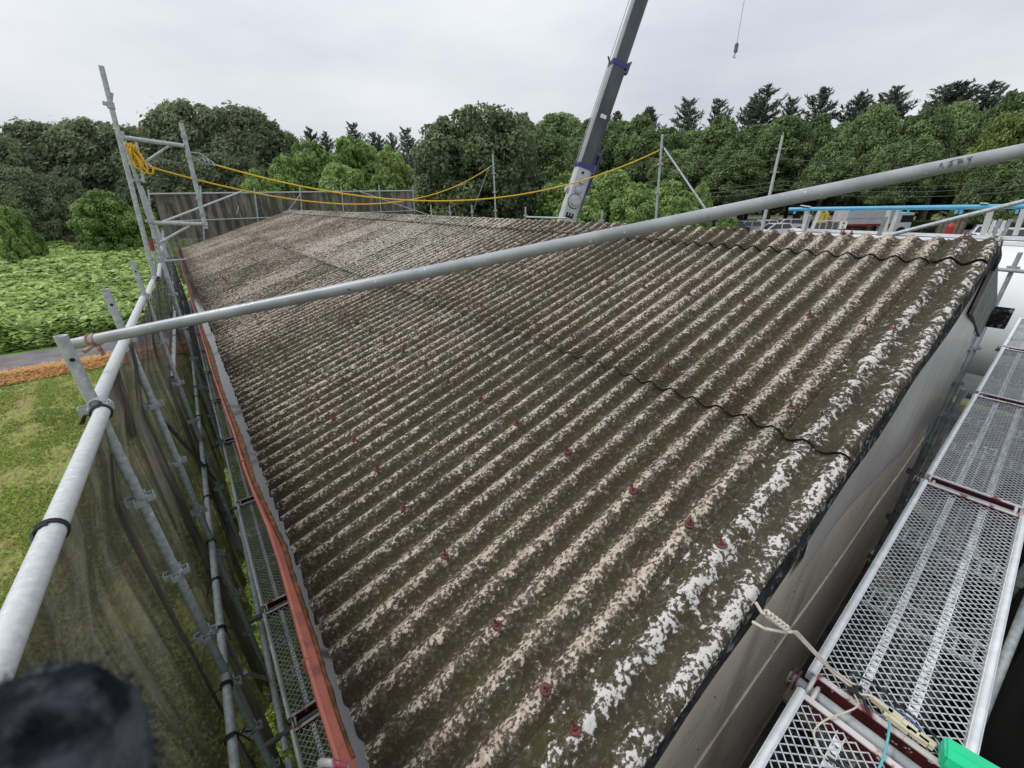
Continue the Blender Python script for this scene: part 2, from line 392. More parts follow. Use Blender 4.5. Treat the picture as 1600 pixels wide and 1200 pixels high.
def vnoise(x, y, seed=0, scale=1.0):
    rg = np.random.default_rng(seed); out = np.zeros_like(x, dtype=float)
    for k in range(9):
        a = rg.uniform(0, 2*PI); f = rg.uniform(.6, 1.8)/scale; ph = rg.uniform(0, 6.3)
        out += np.sin((x*math.cos(a)+y*math.sin(a))*f*2*PI/2+ph+1.3*np.sin((x*math.sin(a*2.3)-y*math.cos(a*2.3))*f*1.7+ph))
    return out/9
ORD = ['first', 'second', 'third', 'fourth', 'fifth', 'sixth', 'seventh', 'eighth', 'ninth', 'tenth', 'eleventh', 'twelfth', 'thirteenth', 'fourteenth', 'fifteenth', 'sixteenth', 'seventeenth', 'eighteenth', 'nineteenth', 'twentieth', 'twenty-first', 'twenty-second']
# ---------------------------------------------------------------- ground
def field_h(x, r):           # soil height (z relative to the eye) over the kudzu field and behind it
    rise = np.clip((x-21)/40, 0, 1)*1.7
    side = np.clip((12-r)/8, 0, 1)
    return -H+rise*side
def ground_sheet():
    xs = np.concatenate([np.arange(-60, 0, 4), np.arange(0, 90, 1.5), np.arange(90, 700, 25)])
    rs = np.concatenate([np.arange(-400, -60, 20), np.arange(-60, 40, 1.5), np.arange(40, 700, 25)])
    X, R = np.meshgrid(xs, rs, indexing='ij')
    Z = field_h(X, R)+np.where((X > 21) & (R < 10), vnoise(X, R, 3, 6)*.15, 0)
    v = np.stack([R.ravel(), X.ravel(), Z.ravel()+H], 1)
    n, m = X.shape; idx = np.arange(n*m).reshape(n, m)
    f = np.stack([idx[:-1, :-1], idx[:-1, 1:], idx[1:, 1:], idx[1:, :-1]], -1).reshape(-1, 4)
    xc = (X[:-1, :-1]+X[1:, 1:]).ravel()/2; rc = (R[:-1, :-1]+R[1:, 1:]).ravel()/2
    mi = np.where((xc > 20.2) & (rc < 14), 1, np.where((rc > 13) & (rc < 400), 2, 0))
    me = mesh_np('ground', v, f.ravel(), np.full(len(f), 4), [M['lawn'], M['field_soil'], M['asphalt']], mi, True)
    return tag(link('ground', me), 'patchy green and brown ground around the shed', None, None, 'structure')
ground_sheet()
def sheet(name, pts, mat, z):
    mb = MB(); mb.add([P(x, r, z) for x, r in pts], [tuple(range(len(pts)))]); o = mb.build(name, mat); return tag(o, None, None, None, 'structure')
yard = sheet('yard', [(-12, -.6), (-12, 13), (.9, 13), (.9, -.6)], M['yard'], -H+.012)
yard2 = sheet('side_yard', [(.9, 6.2), (.9, 13), (24, 13), (24, 6.2)], M['yard'], -H+.012)
path = sheet('path', [(18.0, -40), (18.0, 3), (20.0, 3), (20.0, -40)], M['path'], -H+.008)
# straw strip along the path
def straw():
    n = 42000; x = RNG.normal(17.15, .33, n); r = RNG.uniform(-14, 2.5, n); x = np.clip(x, 16.4, 18.15)
    hgt = .16*np.clip(1-np.abs(x-17.1)/.9, 0, 1)*(.6+.4*vnoise(x, r, 5, 1.5))
    z = -H+.02+hgt*RNG.uniform(.3, 1, n)+.02
    a = RNG.uniform(0, PI, n); L = RNG.uniform(.05, .16, n); w = .004+RNG.uniform(0, .006, n); tl = RNG.uniform(-.35, .35, n)
    d = np.stack([np.cos(a)*L, np.sin(a)*L, tl*L], 1); s = np.stack([-np.sin(a)*w, np.cos(a)*w, 0*a], 1)
    c = np.stack([r, x, z+H], 1)
    v = np.stack([c-d-s, c+d-s, c+d+s, c-d+s], 1).reshape(-1, 3)
    me = mesh_np('straw', v, np.arange(4*n), np.full(n, 4), [M['straw']], attrs={'tint': np.repeat(RNG.uniform(0, 1, n), 4)})
    tag(link('straw_strip', me), 'orange straw strewn in a strip beside the grey path', None, None, 'stuff')
    # a low heap of the same straw underneath
    xs = np.linspace(16.5, 18.0, 10); rs = np.linspace(-14, 2.5, 70); X, R = np.meshgrid(xs, rs, indexing='ij')
    Z = -H+.006+.14*np.clip(1-((X-17.2)/.72)**2, 0, 1)*(.7+.4*vnoise(X, R, 5, 1.5))
    idx = np.arange(X.size).reshape(X.shape); f = np.stack([idx[:-1, :-1], idx[:-1, 1:], idx[1:, 1:], idx[1:, :-1]], -1).reshape(-1, 4)
    me = mesh_np('straw_heap', np.stack([R.ravel(), X.ravel(), Z.ravel()+H], 1), f.ravel(), np.full(len(f), 4), [simple('straw_heap', (.36, .17, .06), (.5, .28, .12), 20, .95, bump=.8, bs=40)], smooth=True)
    tag(link('straw_heap', me), 'low ridge of orange straw', None, None, 'stuff')
straw()
def lawn_grass():
    n = 150000
    x = 2.0+(RNG.uniform(0, 1, n)**.75)*14.6; r = RNG.uniform(-.58, .04, n)*x-.0
    m = vnoise(x, r*2.2, 21, 1.1)+.5*vnoise(x, r, 22, .35)+RNG.normal(0, .18, n)
    keep = (m > -.12) | (r > -.55); x, r, m = x[keep], r[keep], m[keep]; n = len(x)
    a = RNG.uniform(0, 2*PI, n); h = RNG.uniform(.02, .055, n); w = RNG.uniform(.006, .016, n)
    lean = RNG.normal(0, .03, (n, 2))
    b = np.stack([r, x, np.full(n, .0)], 1); s = np.stack([np.cos(a)*w, np.sin(a)*w, 0*a], 1)
    tip = b+np.stack([lean[:, 0], lean[:, 1], h], 1)
    v = np.stack([b-s, b+s, tip], 1).reshape(-1, 3)
    tint = np.repeat(np.clip(.45+.35*vnoise(x, r, 23, 2.0)+RNG.normal(0, .2, n), 0, 1), 3)
    me = mesh_np('lawn_grass', v, np.arange(3*n), np.full(n, 3), [M['grass']], attrs={'tint': tint})
    tag(link('lawn_grass', me), 'short patchy grass of the lawn', None, None, 'stuff')
lawn_grass()
def leaves(c, nrm, size, asp=1.0, rg=RNG, five=False, along=None):
    """quads (or five-sided leaves) centred at c facing nrm"""
    n = len(c); a = rg.normal(0, 1, (n, 3)) if along is None else along
    s = np.cross(nrm, a); s /= np.linalg.norm(s, axis=1)[:, None]+1e-9
    u = np.cross(nrm, s)
    if np.isscalar(size): size = np.full(n, size)
    s = s*(size*.5)[:, None]; u = u*(size*.5*asp)[:, None]
    if five: v = np.stack([c-u*.9, c+s*.9-u*.25, c+s*.55+u*.75, c-s*.55+u*.75, c-s*.9-u*.25], 1); k = 5
    else: v = np.stack([c-u, c+s, c+u, c-s], 1); k = 4
    return v.reshape(-1, 3), k
def kudzu_field():
    n = 120000
    x = 20.4+44*RNG.uniform(0, 1, n)**1.25; r = (RNG.uniform(0, 1, n)*.72-.50)*x+.5
    ok = r < 12; x, r = x[ok], r[ok]; n = len(x)
    top = .60+.34*vnoise(x, r, 31, 3.2)+.22*vnoise(x, r, 32, .9)
    edge = np.clip((x-20.4)/.9, 0, 1)**.5
    z = field_h(x, r)+np.clip(top, .2, 2)*edge-RNG.exponential(.07, n)
    e = .25
    gx = (vnoise(x+e, r, 32, .9)-vnoise(x-e, r, 32, .9))*.16/(2*e)+(vnoise(x+e, r, 31, 3.2)-vnoise(x-e, r, 31, 3.2))*.3/(2*e)
    gr = (vnoise(x, r+e, 32, .9)-vnoise(x, r-e, 32, .9))*.16/(2*e)
    nr = np.stack([-gr, -gx, np.ones(n)], 1)+RNG.normal(0, .38, (n, 3)); nr /= np.linalg.norm(nr, axis=1)[:, None]
    v, k = leaves(np.stack([r, x, z+H], 1), nr, RNG.uniform(.13, .30, n)*(1+(x-20)/60), five=True)
    tint = np.clip(.48+.35*vnoise(x, r, 33, 4)+.35*vnoise(x, r, 32, .9)+RNG.normal(0, .22, n), 0, 1)  # raised clumps tinted paler, highlights painted into the leaf colour
    me = mesh_np('kudzu_field', v, np.arange(k*n), np.full(n, k), [M['leaf_field']], attrs={'tint': np.repeat(tint, k)})
    tag(link('kudzu_field', me), 'bright green vines covering the field beyond the path', None, None, 'stuff')
kudzu_field()
# ---------------------------------------------------------------- the shed
TH = math.radians(17.1502); OX, OR_, OZ = .29189, .53506, -1.37953
cT, sT = math.cos(TH), math.sin(TH); PIT = .13
def RP(k, v, n=0.0):         # point on the front slope: k corrugations along, v metres upslope, n above
    return (OX+k*PIT, OR_+v*cT-n*sT, OZ+v*sT+n*cT)
K_END = 155.2; V_EAVE, V_LAP, V_CAP, V_RIDGE = -.52, 1.4447, 3.366, 3.695
AMP = .0178; BASE = -AMP-.008
XE = OX+K_END*PIT
shed = thing('shed', P(10, 3, -H), 'long low shed with a lichen covered corrugated cement roof', 'shed')
SW = Vector(shed.location)
def lin(v): return P(*v)-SW
def sheet_mesh(name, kspan, v0, v1, path=None, lift_end=True, verge=0.0, nv=5, per=12, leg=False, tilt=.009, seed=1, mat='roof'):
    """corrugated sheet, local frame: origin at shed; built at column 0 (k from 0); crest phase = k integer+0.5"""
    rg = np.random.default_rng(seed)
    ks = np.linspace(0, kspan, int(kspan*per)+1)
    if path is None: vs = [(v, None) for v in np.linspace(v0, v1, nv)]
    vert, crest, vg = [], [], []
    K = len(ks)
    rows = vs if path is None else path
    for j, row in enumerate(rows):
        for i, k in enumerate(ks):
            ph = 2*PI*(k-.5)
            w = math.cos(ph)
            wob = .0012*math.sin(k*1.7+j*2.1+seed)
            n = BASE+AMP*w+wob
            if lift_end: n += .0065*max(0, min(1, (k-(kspan-1.0))/.5))
            if path is None:
                v = row[0]; n += tilt*(1-(v-v0)/(v1-v0))
                if j == 0: v += .004*math.sin(k*2.3+seed)
                p = np.array(RP(0, v, n)); p[0] += k*PIT
            else:
                q, nn, lift = row
                p = np.array([OX+k*PIT, q[0]+nn[0]*(n+lift), q[1]+nn[1]*(n+lift)])
            vert.append(p); crest.append(.5+.5*math.cos(ph-.55)); vg.append(verge)
    vert = np.array(vert); nR = len(rows)
    idx = np.arange(nR*K).reshape(nR, K); f = []; mi = []
    for j in range(nR-1):
        for i in range(K-1): f.append([idx[j, i], idx[j, i+1], idx[j+1, i+1], idx[j+1, i]]); mi.append(0)
    # thickness: skirt round the border, 6.5 mm down
    nb = len(vert); dn = np.array([0, sT, -cT])*.0068
    vv = [vert]; border = list(idx[0, :])+list(idx[1:, -1])+list(idx[-1, :-1][::-1])+list(idx[1:-1, 0][::-1])
    if path is None: low = vert[border]+dn
    else:
        low = []
        for b in border:
            j = b//K; nn = rows[j][1]; low.append(vert[b]-np.array([0, nn[0], nn[1]])*.0068)
        low = np.array(low)
    vv.append(low)
    nbd = len(border)
    for a in range(nbd):
        b2 = (a+1) % nbd; f.append([border[a], nb+a, nb+b2, border[b2]]); mi.append(1)
    vert = np.concatenate(vv); crest += [crest[b] for b in border]; vg += [verge]*nbd
    # convert to blender coordinates local to the shed
    bv = np.stack([vert[:, 1]-SW.x, vert[:, 0]-SW.y, vert[:, 2]+H-SW.z], 1)
    fl = [i for q in f for i in q]
    return mesh_np(name, bv, fl, [len(q) for q in f], [M[mat], M['roof_edge']], mi, True, {'crest': crest, 'verge': vg})
# profile over the ridge for cap pieces: (point (R,z), normal, lift)
RR, RZ = OR_+V_RIDGE*cT, OZ+V_RIDGE*sT
def cap_path():
    rows = []
    nf = (-sT, cT); nbk = (sT, cT)
    for v in (V_CAP, V_CAP+.1, V_CAP+.2): rows.append(((OR_+v*cT, OZ+v*sT), nf, .016))
    for a in np.linspace(-1, 1, 7):
        t = (a+1)/2; q = (RR+a*.085, RZ-.085*abs(a)*math.tan(TH)*(abs(a))-.004)
        an = TH*a; rows.append((q, (math.sin(an), math.cos(an)), .022+.010*(1-abs(a))))
    for s_ in (.2, .33): rows.append(((RR+s_*cT, RZ-s_*sT), nbk, .016))
    return rows
def back_path(s0, s1):
    return [((RR+s_*cT, RZ-s_*sT), (sT, cT), .0) for s_ in np.linspace(s0, s1, 4)]
low_me = [sheet_mesh('roof_sheet', 7.95, V_EAVE, V_LAP+.12, seed=s) for s in (1, 2)]
up_me = [sheet_mesh('roof_sheet', 7.95, V_LAP, V_CAP+.15, tilt=.012, seed=s) for s in (3, 4)]
cap_me = [sheet_mesh('ridge_cap', 7.95, 0, 0, path=cap_path(), seed=s) for s in (5, 6)]
back_me = sheet_mesh('roof_sheet', 7.95, 0, 0, path=back_path(.2, 2.45), seed=7)
NCOL = 22
rr = random.Random(5)
for c in range(NCOL):
    k0 = 1.5+7*c
    for me, nm in ((low_me[c % 2], 'roof_sheet'), (up_me[(c+1) % 2], 'roof_sheet'), (cap_me[c % 2], 'ridge_cap'), (back_me, 'roof_sheet')):
        o = link(nm, me, shed, (0, k0*PIT, 0))
        # every sheet sits a little differently
        o.location.z += rr.uniform(-.0018, .0018)
        o.location.y += rr.uniform(-.002, .002)
        if me in up_me: o.color = (1-[.2, .1, .0, .1, .35, .8, 1, .9, 1, .75, .3, .2, .1, .3, .2, 0, 0, .1, .2, 0, 0, 0][c], 1, 1, 1)
        elif me in cap_me: o.color = (1-[.1, .0, .2, .3, .5, .8, .9, .8, .8, .6, .5, .4, .4, .4, .3, .3, .3, .3, .3, .3, .3, .3][c], 1, 1, 1)
        elif me in low_me: o.color = (1-[0, .1, .0, .25, .1, .0, .2, .1, .3, .1, .0, .2, .1, 0, .1, 0, 0, 0, 0, 0, 0, 0][c], 1, 1, 1)
        if me in low_me:
            o.location += Vector((-cT, 0, -sT))*rr.uniform(-.012, .006)
        if me in up_me:
            o.location += Vector((-cT, 0, -sT))*rr.uniform(-.006, .006)
# verge pieces: two crests and a leg turned down over the gable
def verge_mesh(name, rows, seed, front=True, lift=.010):
    ks = [1.62, 1.56]+list(np.linspace(1.5, -.18, 40)); leg = [-.24, -.29, -.32, -.335, -.34, -.345, -.35]
    vert, crest = [], []; rg = np.random.default_rng(seed)
    for j, (q, nn, lf) in enumerate(rows):
        t = j/(len(rows)-1)
        for k in ks:
            n = BASE+AMP*math.cos(2*PI*k)+lift+lf
            if k < 0: n = BASE+AMP*math.cos(2*PI*k*.8)+lift+lf
            vert.append((OX+k*PIT, q[0]+nn[0]*n, q[1]+nn[1]*n)); crest.append(.5+.5*math.cos(2*PI*k+.5))
        n0 = BASE+AMP*math.cos(2*PI*.18*.8)+lift+lf
        for i, k in enumerate(leg):
            d = [.008, .024, .045, .068, .09, .108, .125][i]
            d2 = n0-d+ (0.006*math.sin(j*1.3+seed) if i > 3 else 0)
            vert.append((OX+k*PIT+.004*math.sin(j*.9+i*.5), q[0]+nn[0]*d2, q[1]+nn[1]*d2)); crest.append([.62, .5, .42, .3, .2, .1, .1][i])
    K = len(ks)+len(leg); nR = len(rows); f = []; mi = []
    for j in range(nR-1):
        for i in range(K-1):
            f.append([j*K+i, j*K+i+1, (j+1)*K+i+1, (j+1)*K+i]); mi.append(1 if i >= len(ks)+1 else 0)
    vert = np.array(vert); nb = len(vert)
    low = vert.copy()
    for j, (q, nn, lf) in enumerate(rows):
        low[j*K:(j+1)*K, 1] -= nn[0]*.0068; low[j*K:(j+1)*K, 2] -= nn[1]*.0068
        low[j*K+len(ks):(j+1)*K, 0] += .0068
    border = list(range(K))+[j*K+K-1 for j in range(1, nR)]+[(nR-1)*K+i for i in range(K-2, -1, -1)]+[j*K for j in range(nR-2, 0, -1)]
    for a in range(len(border)):
        b, c_ = border[a], border[(a+1) % len(border)]; f.append([b, nb+b, nb+c_, c_]); mi.append(1)
    vert = np.concatenate([vert, low]); crest = crest+crest
    bv = np.stack([vert[:, 1]-SW.x, vert[:, 0]-SW.y, vert[:, 2]+H-SW.z], 1)
    return mesh_np(name, bv, [i for q in f for i in q], [4]*len(f), [M['roof'], M['roof_edge']], mi, True, {'crest': crest, 'verge': [1.0]*len(bv)})
def slope_rows(v0, v1, n, lf0, lf1=0.0):
    return [((OR_+v*cT, OZ+v*sT), (-sT, cT), lf0+(lf1-lf0)*i/(n-1)) for i, v in enumerate(np.linspace(v0, v1, n))]
for nm, rows, sd, lf in (('verge_sheet', slope_rows(V_EAVE, V_LAP+.1, 14, .008), 1, .006), ('verge_sheet', slope_rows(V_LAP-.03, V_CAP+.1, 14, .017, .004), 2, .006), ('verge_cap', cap_path(), 3, .012)):
    o = link(nm, verge_mesh(nm, rows, sd, lift=lf), shed); o['label'] = 'edge piece with large white lichen patches' if nm == 'verge_sheet' else 'rounded edge piece at the ridge end'
# hook bolts
bb = MB(); n_ = Vector((-sT, 0, cT))
bb.tube([n_*-.004, n_*.002, n_*.0035], [.019, .018, .0125], 14, 0)
bb.tube([n_*.0025, n_*.010], .0095, 6, 0); bb.tube([n_*.009, n_*.036], .0042, 6, 0, caps=True)
bolt_o = bb.build('bolt', M['bolt']); bolt_me = bolt_o.data; bpy.data.objects.remove(bolt_o)
kb = [1, 2]+list(range(4, 100, 3))
for j, v in enumerate((0.0, .7548, 1.60, 2.44)):
    for k in kb[:[30, 30, 26, 22][j]]:
        p = P(*RP(k, v+rr.uniform(-.015, .015), .002)); o = link('bolt', bolt_me, shed, p-SW); o.rotation_euler = (rr.uniform(-.12, .12), rr.uniform(-.12, .12), rr.uniform(0, 6))
for k in (1, 6, 13):
    for dr in (-.06, .13):
        zz = RZ+.026-abs(dr)*math.tan(TH)*.7
        o = link('bolt', bolt_me, shed, P(OX+k*PIT, RR+dr, zz)-SW); o.rotation_euler = (rr.uniform(-.2, .2), TH+rr.uniform(-.1, .3) if dr < 0 else TH*2+.1, 0)
# walls
WX = .30
XF = XE-.12
def wallbox(name, lo, hi, mat, label=None):
    mb = MB(); mb.box(lo, hi); o = mb.build(name, mat, shed)
    if label: o['label'] = label
    return o
wallbox('side_wall', P(WX+.03, .24, -H), P(XF, .30, -1.58), M['wall_side'])
wallbox('back_wall', P(WX+.03, 5.94, -H), P(XF, 6.0, -1.2), M['wall_side'])
mb = MB()   # near gable: warped beige wall board
def gable_board(r0, r1, zb, ztop, x, thick, mat, name, warp=0.0, label=None, nr=24, wob=.012):
    rs = np.linspace(r0, r1, nr); mb = MB(); v = []; f = []
    for r in rs:
        zt = ztop(r); zbm = zb(r)
        for t in (0, .33, .66, 1):
            z = zbm+(zt-zbm)*t; xx = x-warp*(1-t)*math.sin((r-r0)/(r1-r0)*PI)+wob*math.sin(r*3.1+t*2)
            v.append(P(xx, r, z)); v.append(P(xx+thick, r, z))
    for i in range(nr-1):
        for t in range(3):
            a = i*8+t*2; b = a+8; f += [(a, b, b+2, a+2), (a+1, a+3, b+3, b+1)]
    for i in range(nr-1):
        a = i*8; b = a+8; f.append((a, a+1, b+1, b)); f.append((a+6, b+6, b+7, a+7))
    for a in (0, (nr-1)*8):
        for t in range(3): f.append((a+2*t, a+2*t+1, a+2*t+3, a+2*t+2))
    mb.add(v, f, 0, False); o = mb.build(name, mat, shed)
    if label: o['label'] = label
    return o
def roofz(r):
    return OZ+(r-OR_)*math.tan(TH)-.06 if r < RR else RZ-(r-RR)*math.tan(TH)-.06

gable_board(.27, 5.97, lambda r: -H, lambda r: roofz(r)-.02, WX+.04, .04, M['wall_side'], 'end_wall', 0.0, None, 24, 0)
br_ = [.30, 1.21, 2.12, 3.03, 3.94, 4.85, 5.94]
for i in range(6):
    r0, r1 = br_[i]+.003, br_[i+1]-.003; w1, w2 = rr.uniform(0, .010), rr.uniform(0, .012)
    gable_board(r0, r1, lambda r: -2.50+.012*math.sin(r*4), lambda r: min(roofz(r), -1.2), WX+.006-w1*.5, .012, M['wall_beige'], 'wall_board', 0.0, None, 5, .002)
    gable_board(r0, r1, lambda r: -H, lambda r: -2.47+.010*math.sin(r*3+1), WX+.0-w2*.4-.004, .010, M['wall_beige'], 'wall_board', .0, None, 5, .002)
    for zz in (-1.9, -2.3, -2.62, -3.2, -3.8):
        for q_ in (r0+.05, r1-.05):
            mb = MB(); disc(mb, P(WX+(.004 if zz > -2.5 else -.004), q_, zz), P(-1, 0, 0)-P(0, 0, 0), .0045, .003, 8); mb.build('nail', M['bark'], shed)
gable_board(1.85, 5.96, lambda r: (-1.62-.02*math.sin(r*2) if r < 3.3 else -1.62-(r-3.3)*.22), lambda r: roofz(r), WX-.022, .006, M['gable'], 'gable_sheet', .012, 'smooth grey shiny sheet closing the gable')
gable_board(.30, 5.94, lambda r: -H, lambda r: roofz(r), XF, .05, M['wall_side'], 'end_wall')
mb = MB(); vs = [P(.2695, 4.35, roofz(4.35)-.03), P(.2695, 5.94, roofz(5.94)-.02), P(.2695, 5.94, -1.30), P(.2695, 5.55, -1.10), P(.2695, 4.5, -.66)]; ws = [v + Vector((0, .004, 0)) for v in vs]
mb.add(vs+ws, [(0, 1, 2, 3, 4), (9, 8, 7, 6, 5)]+[(i, (i+1) % 5, 5+(i+1) % 5, 5+i) for i in range(5)]); mb.build('gable_dark_sheet', M['black'], shed)  # black sheet painted in for the darkness of the gable hole
# back slope barge board, back gutter with open end
mb = MB(); mb.bar(P(.262, RR+.22, RZ-.02-.30), P(.262, RR+2.2, RZ-.68-.22), .02, .36); mb.build('barge_board', M['barge_dark'], shed)['label'] = 'grey cracked board along the back slope'
def gutter_profile(mb, x0, x1, r_in, r_out, ztop, depth, th=.006, mi=0, wob=None):
    """U gutter, r_out rim side"""
    n = 60 if wob else 2
    xs = np.linspace(x0, x1, n); sgn = 1 if r_in > r_out else -1
    prof = [(r_out+sgn*.0, ztop), (r_out-sgn*.004, ztop-.004), (r_out+sgn*.0, ztop-.01), (r_out+sgn*.004, ztop-depth*.7), (r_out+sgn*.022, ztop-depth), (r_in-sgn*.01, ztop-depth), (r_in, ztop-depth*.7), (r_in, ztop-.005)]
    inner = [(r_in-sgn*th, ztop-.005), (r_in-sgn*th, ztop-depth*.7), (r_in-sgn*(.01+th), ztop-depth+th), (r_out+sgn*(.022+th), ztop-depth+th), (r_out+sgn*(.004+th), ztop-depth*.7), (r_out+sgn*(.0+th), ztop-.01), (r_out+sgn*(.004+th), ztop)]
    ring = prof+inner; K = len(ring); v = []; f = []
    for x in xs:
        w = wob(x) if wob else (0, 0)
        for r, z in ring: v.append(P(x, r+w[0], z+w[1]))
    for i in range(n-1):
        for k in range(K):
            k2 = (k+1) % K; f.append((i*K+k, i*K+k2, (i+1)*K+k2, (i+1)*K+k))
    for i in (0, n-1): f.append(tuple(i*K+k for k in range(K)))
    return mb.add(v, f, mi)
GR = -.045; GZ = -1.555
def gwob(x):
    xs = [.7, 1.0, 1.3, 1.7, 1.95, 2.1, 2.65, 3.36, 4.74, 8.9, 20.5]; rs = [-.033, -.038, -.031, -.026, -.015, -.022, -.048, -.048, -.072, -.09, -.12]
    return (float(np.interp(x, xs, rs))-GR-.003, .006*math.sin(x*1.1))
mb = MB(); gutter_profile(mb, .78, XE, .105, GR, GZ, .10, wob=gwob)
gut = mb.build('gutter', M['gutter'], shed); gut['label'] = 'salmon red gutter holding water and rusty sludge'
mb = MB(); xs = np.linspace(.80, XE, 60); v = []
for x in xs: w = gwob(x); v += [P(x, GR+w[0]+.012, GZ-.030), P(x, .098+w[0]*.3, GZ-.030)]
mb.add(v, [(2*i, 2*i+2, 2*i+3, 2*i+1) for i in range(59)]); mb.build('water', M['water'], gut)
# the painted inner wall slopes down to the water; sludge and moss along the water line
WO = lambda x: float(np.interp(x, [.8, 1.5, 2.1, 3.0, 6], [.036, .032, .018, .010, .008]))
WS = lambda x: float(np.interp(x, [.8, 1.4, 2.0, 3.0, 6], [.004, .007, .018, .026, .030]))
mb = MB(); xs = np.linspace(.79, XE, 90); v = []
for x in xs: w = gwob(x); v += [P(x, GR+w[0]+.006, GZ-.006), P(x, GR+w[0]+.010+WO(x)*.4, GZ-.021), P(x, GR+w[0]+.012+WO(x), GZ-.0295), P(x, GR+w[0]+.016+WO(x), GZ-.034)]
mb.add(v, [(4*i+k, 4*i+4+k, 4*i+5+k, 4*i+1+k) for i in range(89) for k in range(3)], 0, True); mb.build('inner_wall', M['gutter'], gut)
mb = MB(); xs = np.arange(.86, XE, .03); v = []; nn = len(xs)
for x in xs:
    w = gwob(x); c0 = GR+w[0]+.004+WO(x); g = .5+.5*math.sin(x*1.9)*math.sin(x*.7+1); wid = WS(x)*(.55+.8*g)+RNG.uniform(-.002, .004)
    hh = .010+.012*min(1, max(0, (x-1.2)/2))*RNG.uniform(.5, 1.3); c1 = c0+.004
    v += [P(x, c0, GZ-.026), P(x, c1, GZ-.030+hh*.9), P(x, c1+wid, GZ-.030+hh*.6), P(x, c1+wid+.006, GZ-.034)]
mb.add(v, [(4*i+k, 4*i+4+k, 4*i+5+k, 4*i+1+k) for i in range(nn-1) for k in range(3)]); mb.build('sludge', M['rust'], gut)
for x in (1.25, 2.9, 4.6, 6.4, 8.2, 10.1, 12.0, 13.9, 15.8, 17.7, 19.6):
    w = gwob(x); mb = MB(); mb.tube([P(x, .15, GZ-.11), P(x, .02, GZ-.115), P(x, GR+w[0]-.008, GZ-.10), P(x, GR+w[0]-.008, GZ+.004), P(x, GR+w[0]+.02, GZ+.006)], .005, 6); mb.build('gutter_bracket', M['gutter'], gut)
mb = MB(); mb.tube([P(.83, -.015, GZ+.004), P(.87, -.05, GZ+.006), P(.90, -.075, GZ-.01), P(.90, -.08, GZ-.2), P(.90, .0, GZ-.45)], .011, 10); mb.build('outlet_hook', M['red_worn'], gut)
mb = MB(); gutter_profile(mb, .12, XE, 6.20, 6.44, -1.08, .17); mb.build('gutter', M['roof_edge'], shed)['label'] = 'black gutter with an open end on the back eave'
# ---------------------------------------------------------------- scaffolding
PR = .0243
PP = .0198               # post radius
def collar(mb, c, r=PP, s=1.0):
    """four wedge pockets round a post"""
    c = Vector(c); mb.tube([c-Vector((0, 0, .009)), c+Vector((0, 0, .009))], r+.004, 12, 0)
    for a in range(4):
        d = Vector((math.cos(a*PI/2), math.sin(a*PI/2), 0)); t = Vector((-d.y, d.x, 0)); q = c+d*(r+.002)
        w, l, th, h = .017, .026, .003, .016
        mb.obox(q+t*w+d*l/2, d, t, Vector((0, 0, 1)), l/2, th/2, h); mb.obox(q-t*w+d*l/2, d, t, Vector((0, 0, 1)), l/2, th/2, h)
        mb.obox(q+d*l, d, t, Vector((0, 0, 1)), th/2, w+th/2, h)
def post(name, top, bottom_z, label, group, mat='galv', first=None, step=.45, r=PP, parts=True, foot=None, cat='scaffold post', hole=True):
    top = Vector(top); root = thing(name, (top.x, top.y, bottom_z), label, cat, group)
    bot = Vector(foot) if foot is not None else Vector((top.x, top.y, bottom_z)); root.location = bot
    mb = MB(); mb.tube([bot, top], r, 16, 0, hollow=True); o = mb.build('pipe', M[mat], root)
    d = (bot-top).normalized(); L = (bot-top).length
    if hole:
        mb = MB(); h = top+d*.09; ax = (Vector((0, 0, H))-h); ax.z = 0; ax.normalize(); disc(mb, h+ax*(r-.002), ax, .008, .0035, 10); mb.build('pin_hole', M['black'], root)
    s = first if first is not None else .25
    while parts and s < L:
        mb = MB(); collar(mb, top+d*s, r); mb.build('wedge_pocket', M[mat], root); s += step
    return root
def pipe(name, p, q, label, cat='scaffold pipe', group=None, mat='galv', r=PR, parts=None, n=14):
    p, q = Vector(p), Vector(q); mb = MB(); mb.tube([p, q], r, n, 0, hollow=r > .015)
    o = mb.build(name, M[mat], None, (p+q)/2); return tag(o, label, cat, group)
def helix(mb, p, d, r, turns, rr_, pitch, n=20, phase=0):
    d, s, u = frame(d); pts = []
    for i in range(int(turns*n)+1):
        a = 2*PI*i/n+phase; pts.append(Vector(p)+d*(pitch*i/n)+s*(math.cos(a)*r)+u*(math.sin(a)*r))
    mb.tube(pts, rr_, 6); return pts
def tie(p, d, label, seed=0, r=.030, tails=True, mat='rope_black', th=.0035):
    rg = random.Random(seed); mb = MB(); p = Vector(p); d0, s, u = frame(d)
    helix(mb, p-d0*.008, d0, r, 2.5, th, .009, phase=rg.uniform(0, 6))
    k = p+s*r*rg.choice((-1, 1))
    for i in range(2):
        a = Vector((rg.uniform(-1, 1), rg.uniform(-1, 1), rg.uniform(-.9, .2))).normalized()
        L = rg.uniform(.05, .10)
        mb.tube([k, k+a*L*.4+Vector((0, 0, .012)), k+a*L+Vector((0, 0, -.01))], th, 6)
    mb.tube([k+Vector((0, 0, .0)), k+Vector((.01, .01, .018)), k+Vector((.025, 0, .012)), k+Vector((.012, -.008, -.002))], th, 6)
    return tag(mb.build('black_tie', M[mat], None, p), label, 'rope tie')
def RX(x): return -.43+.016*(min(x, 9)-2.15)
PX = [2.15, 3.37]+[5.20+1.829*i for i in range(9)]
GP = 'outer posts of the scaffold along the eave'
names_post = ['grey capped post nearest the camera, standing proud of the outer handrail', 'second outer post, where the long diagonal pipe crosses', 'third outer post with an open top above the handrail', 'fourth outer post with a red band, at the foot of the tall far frame']
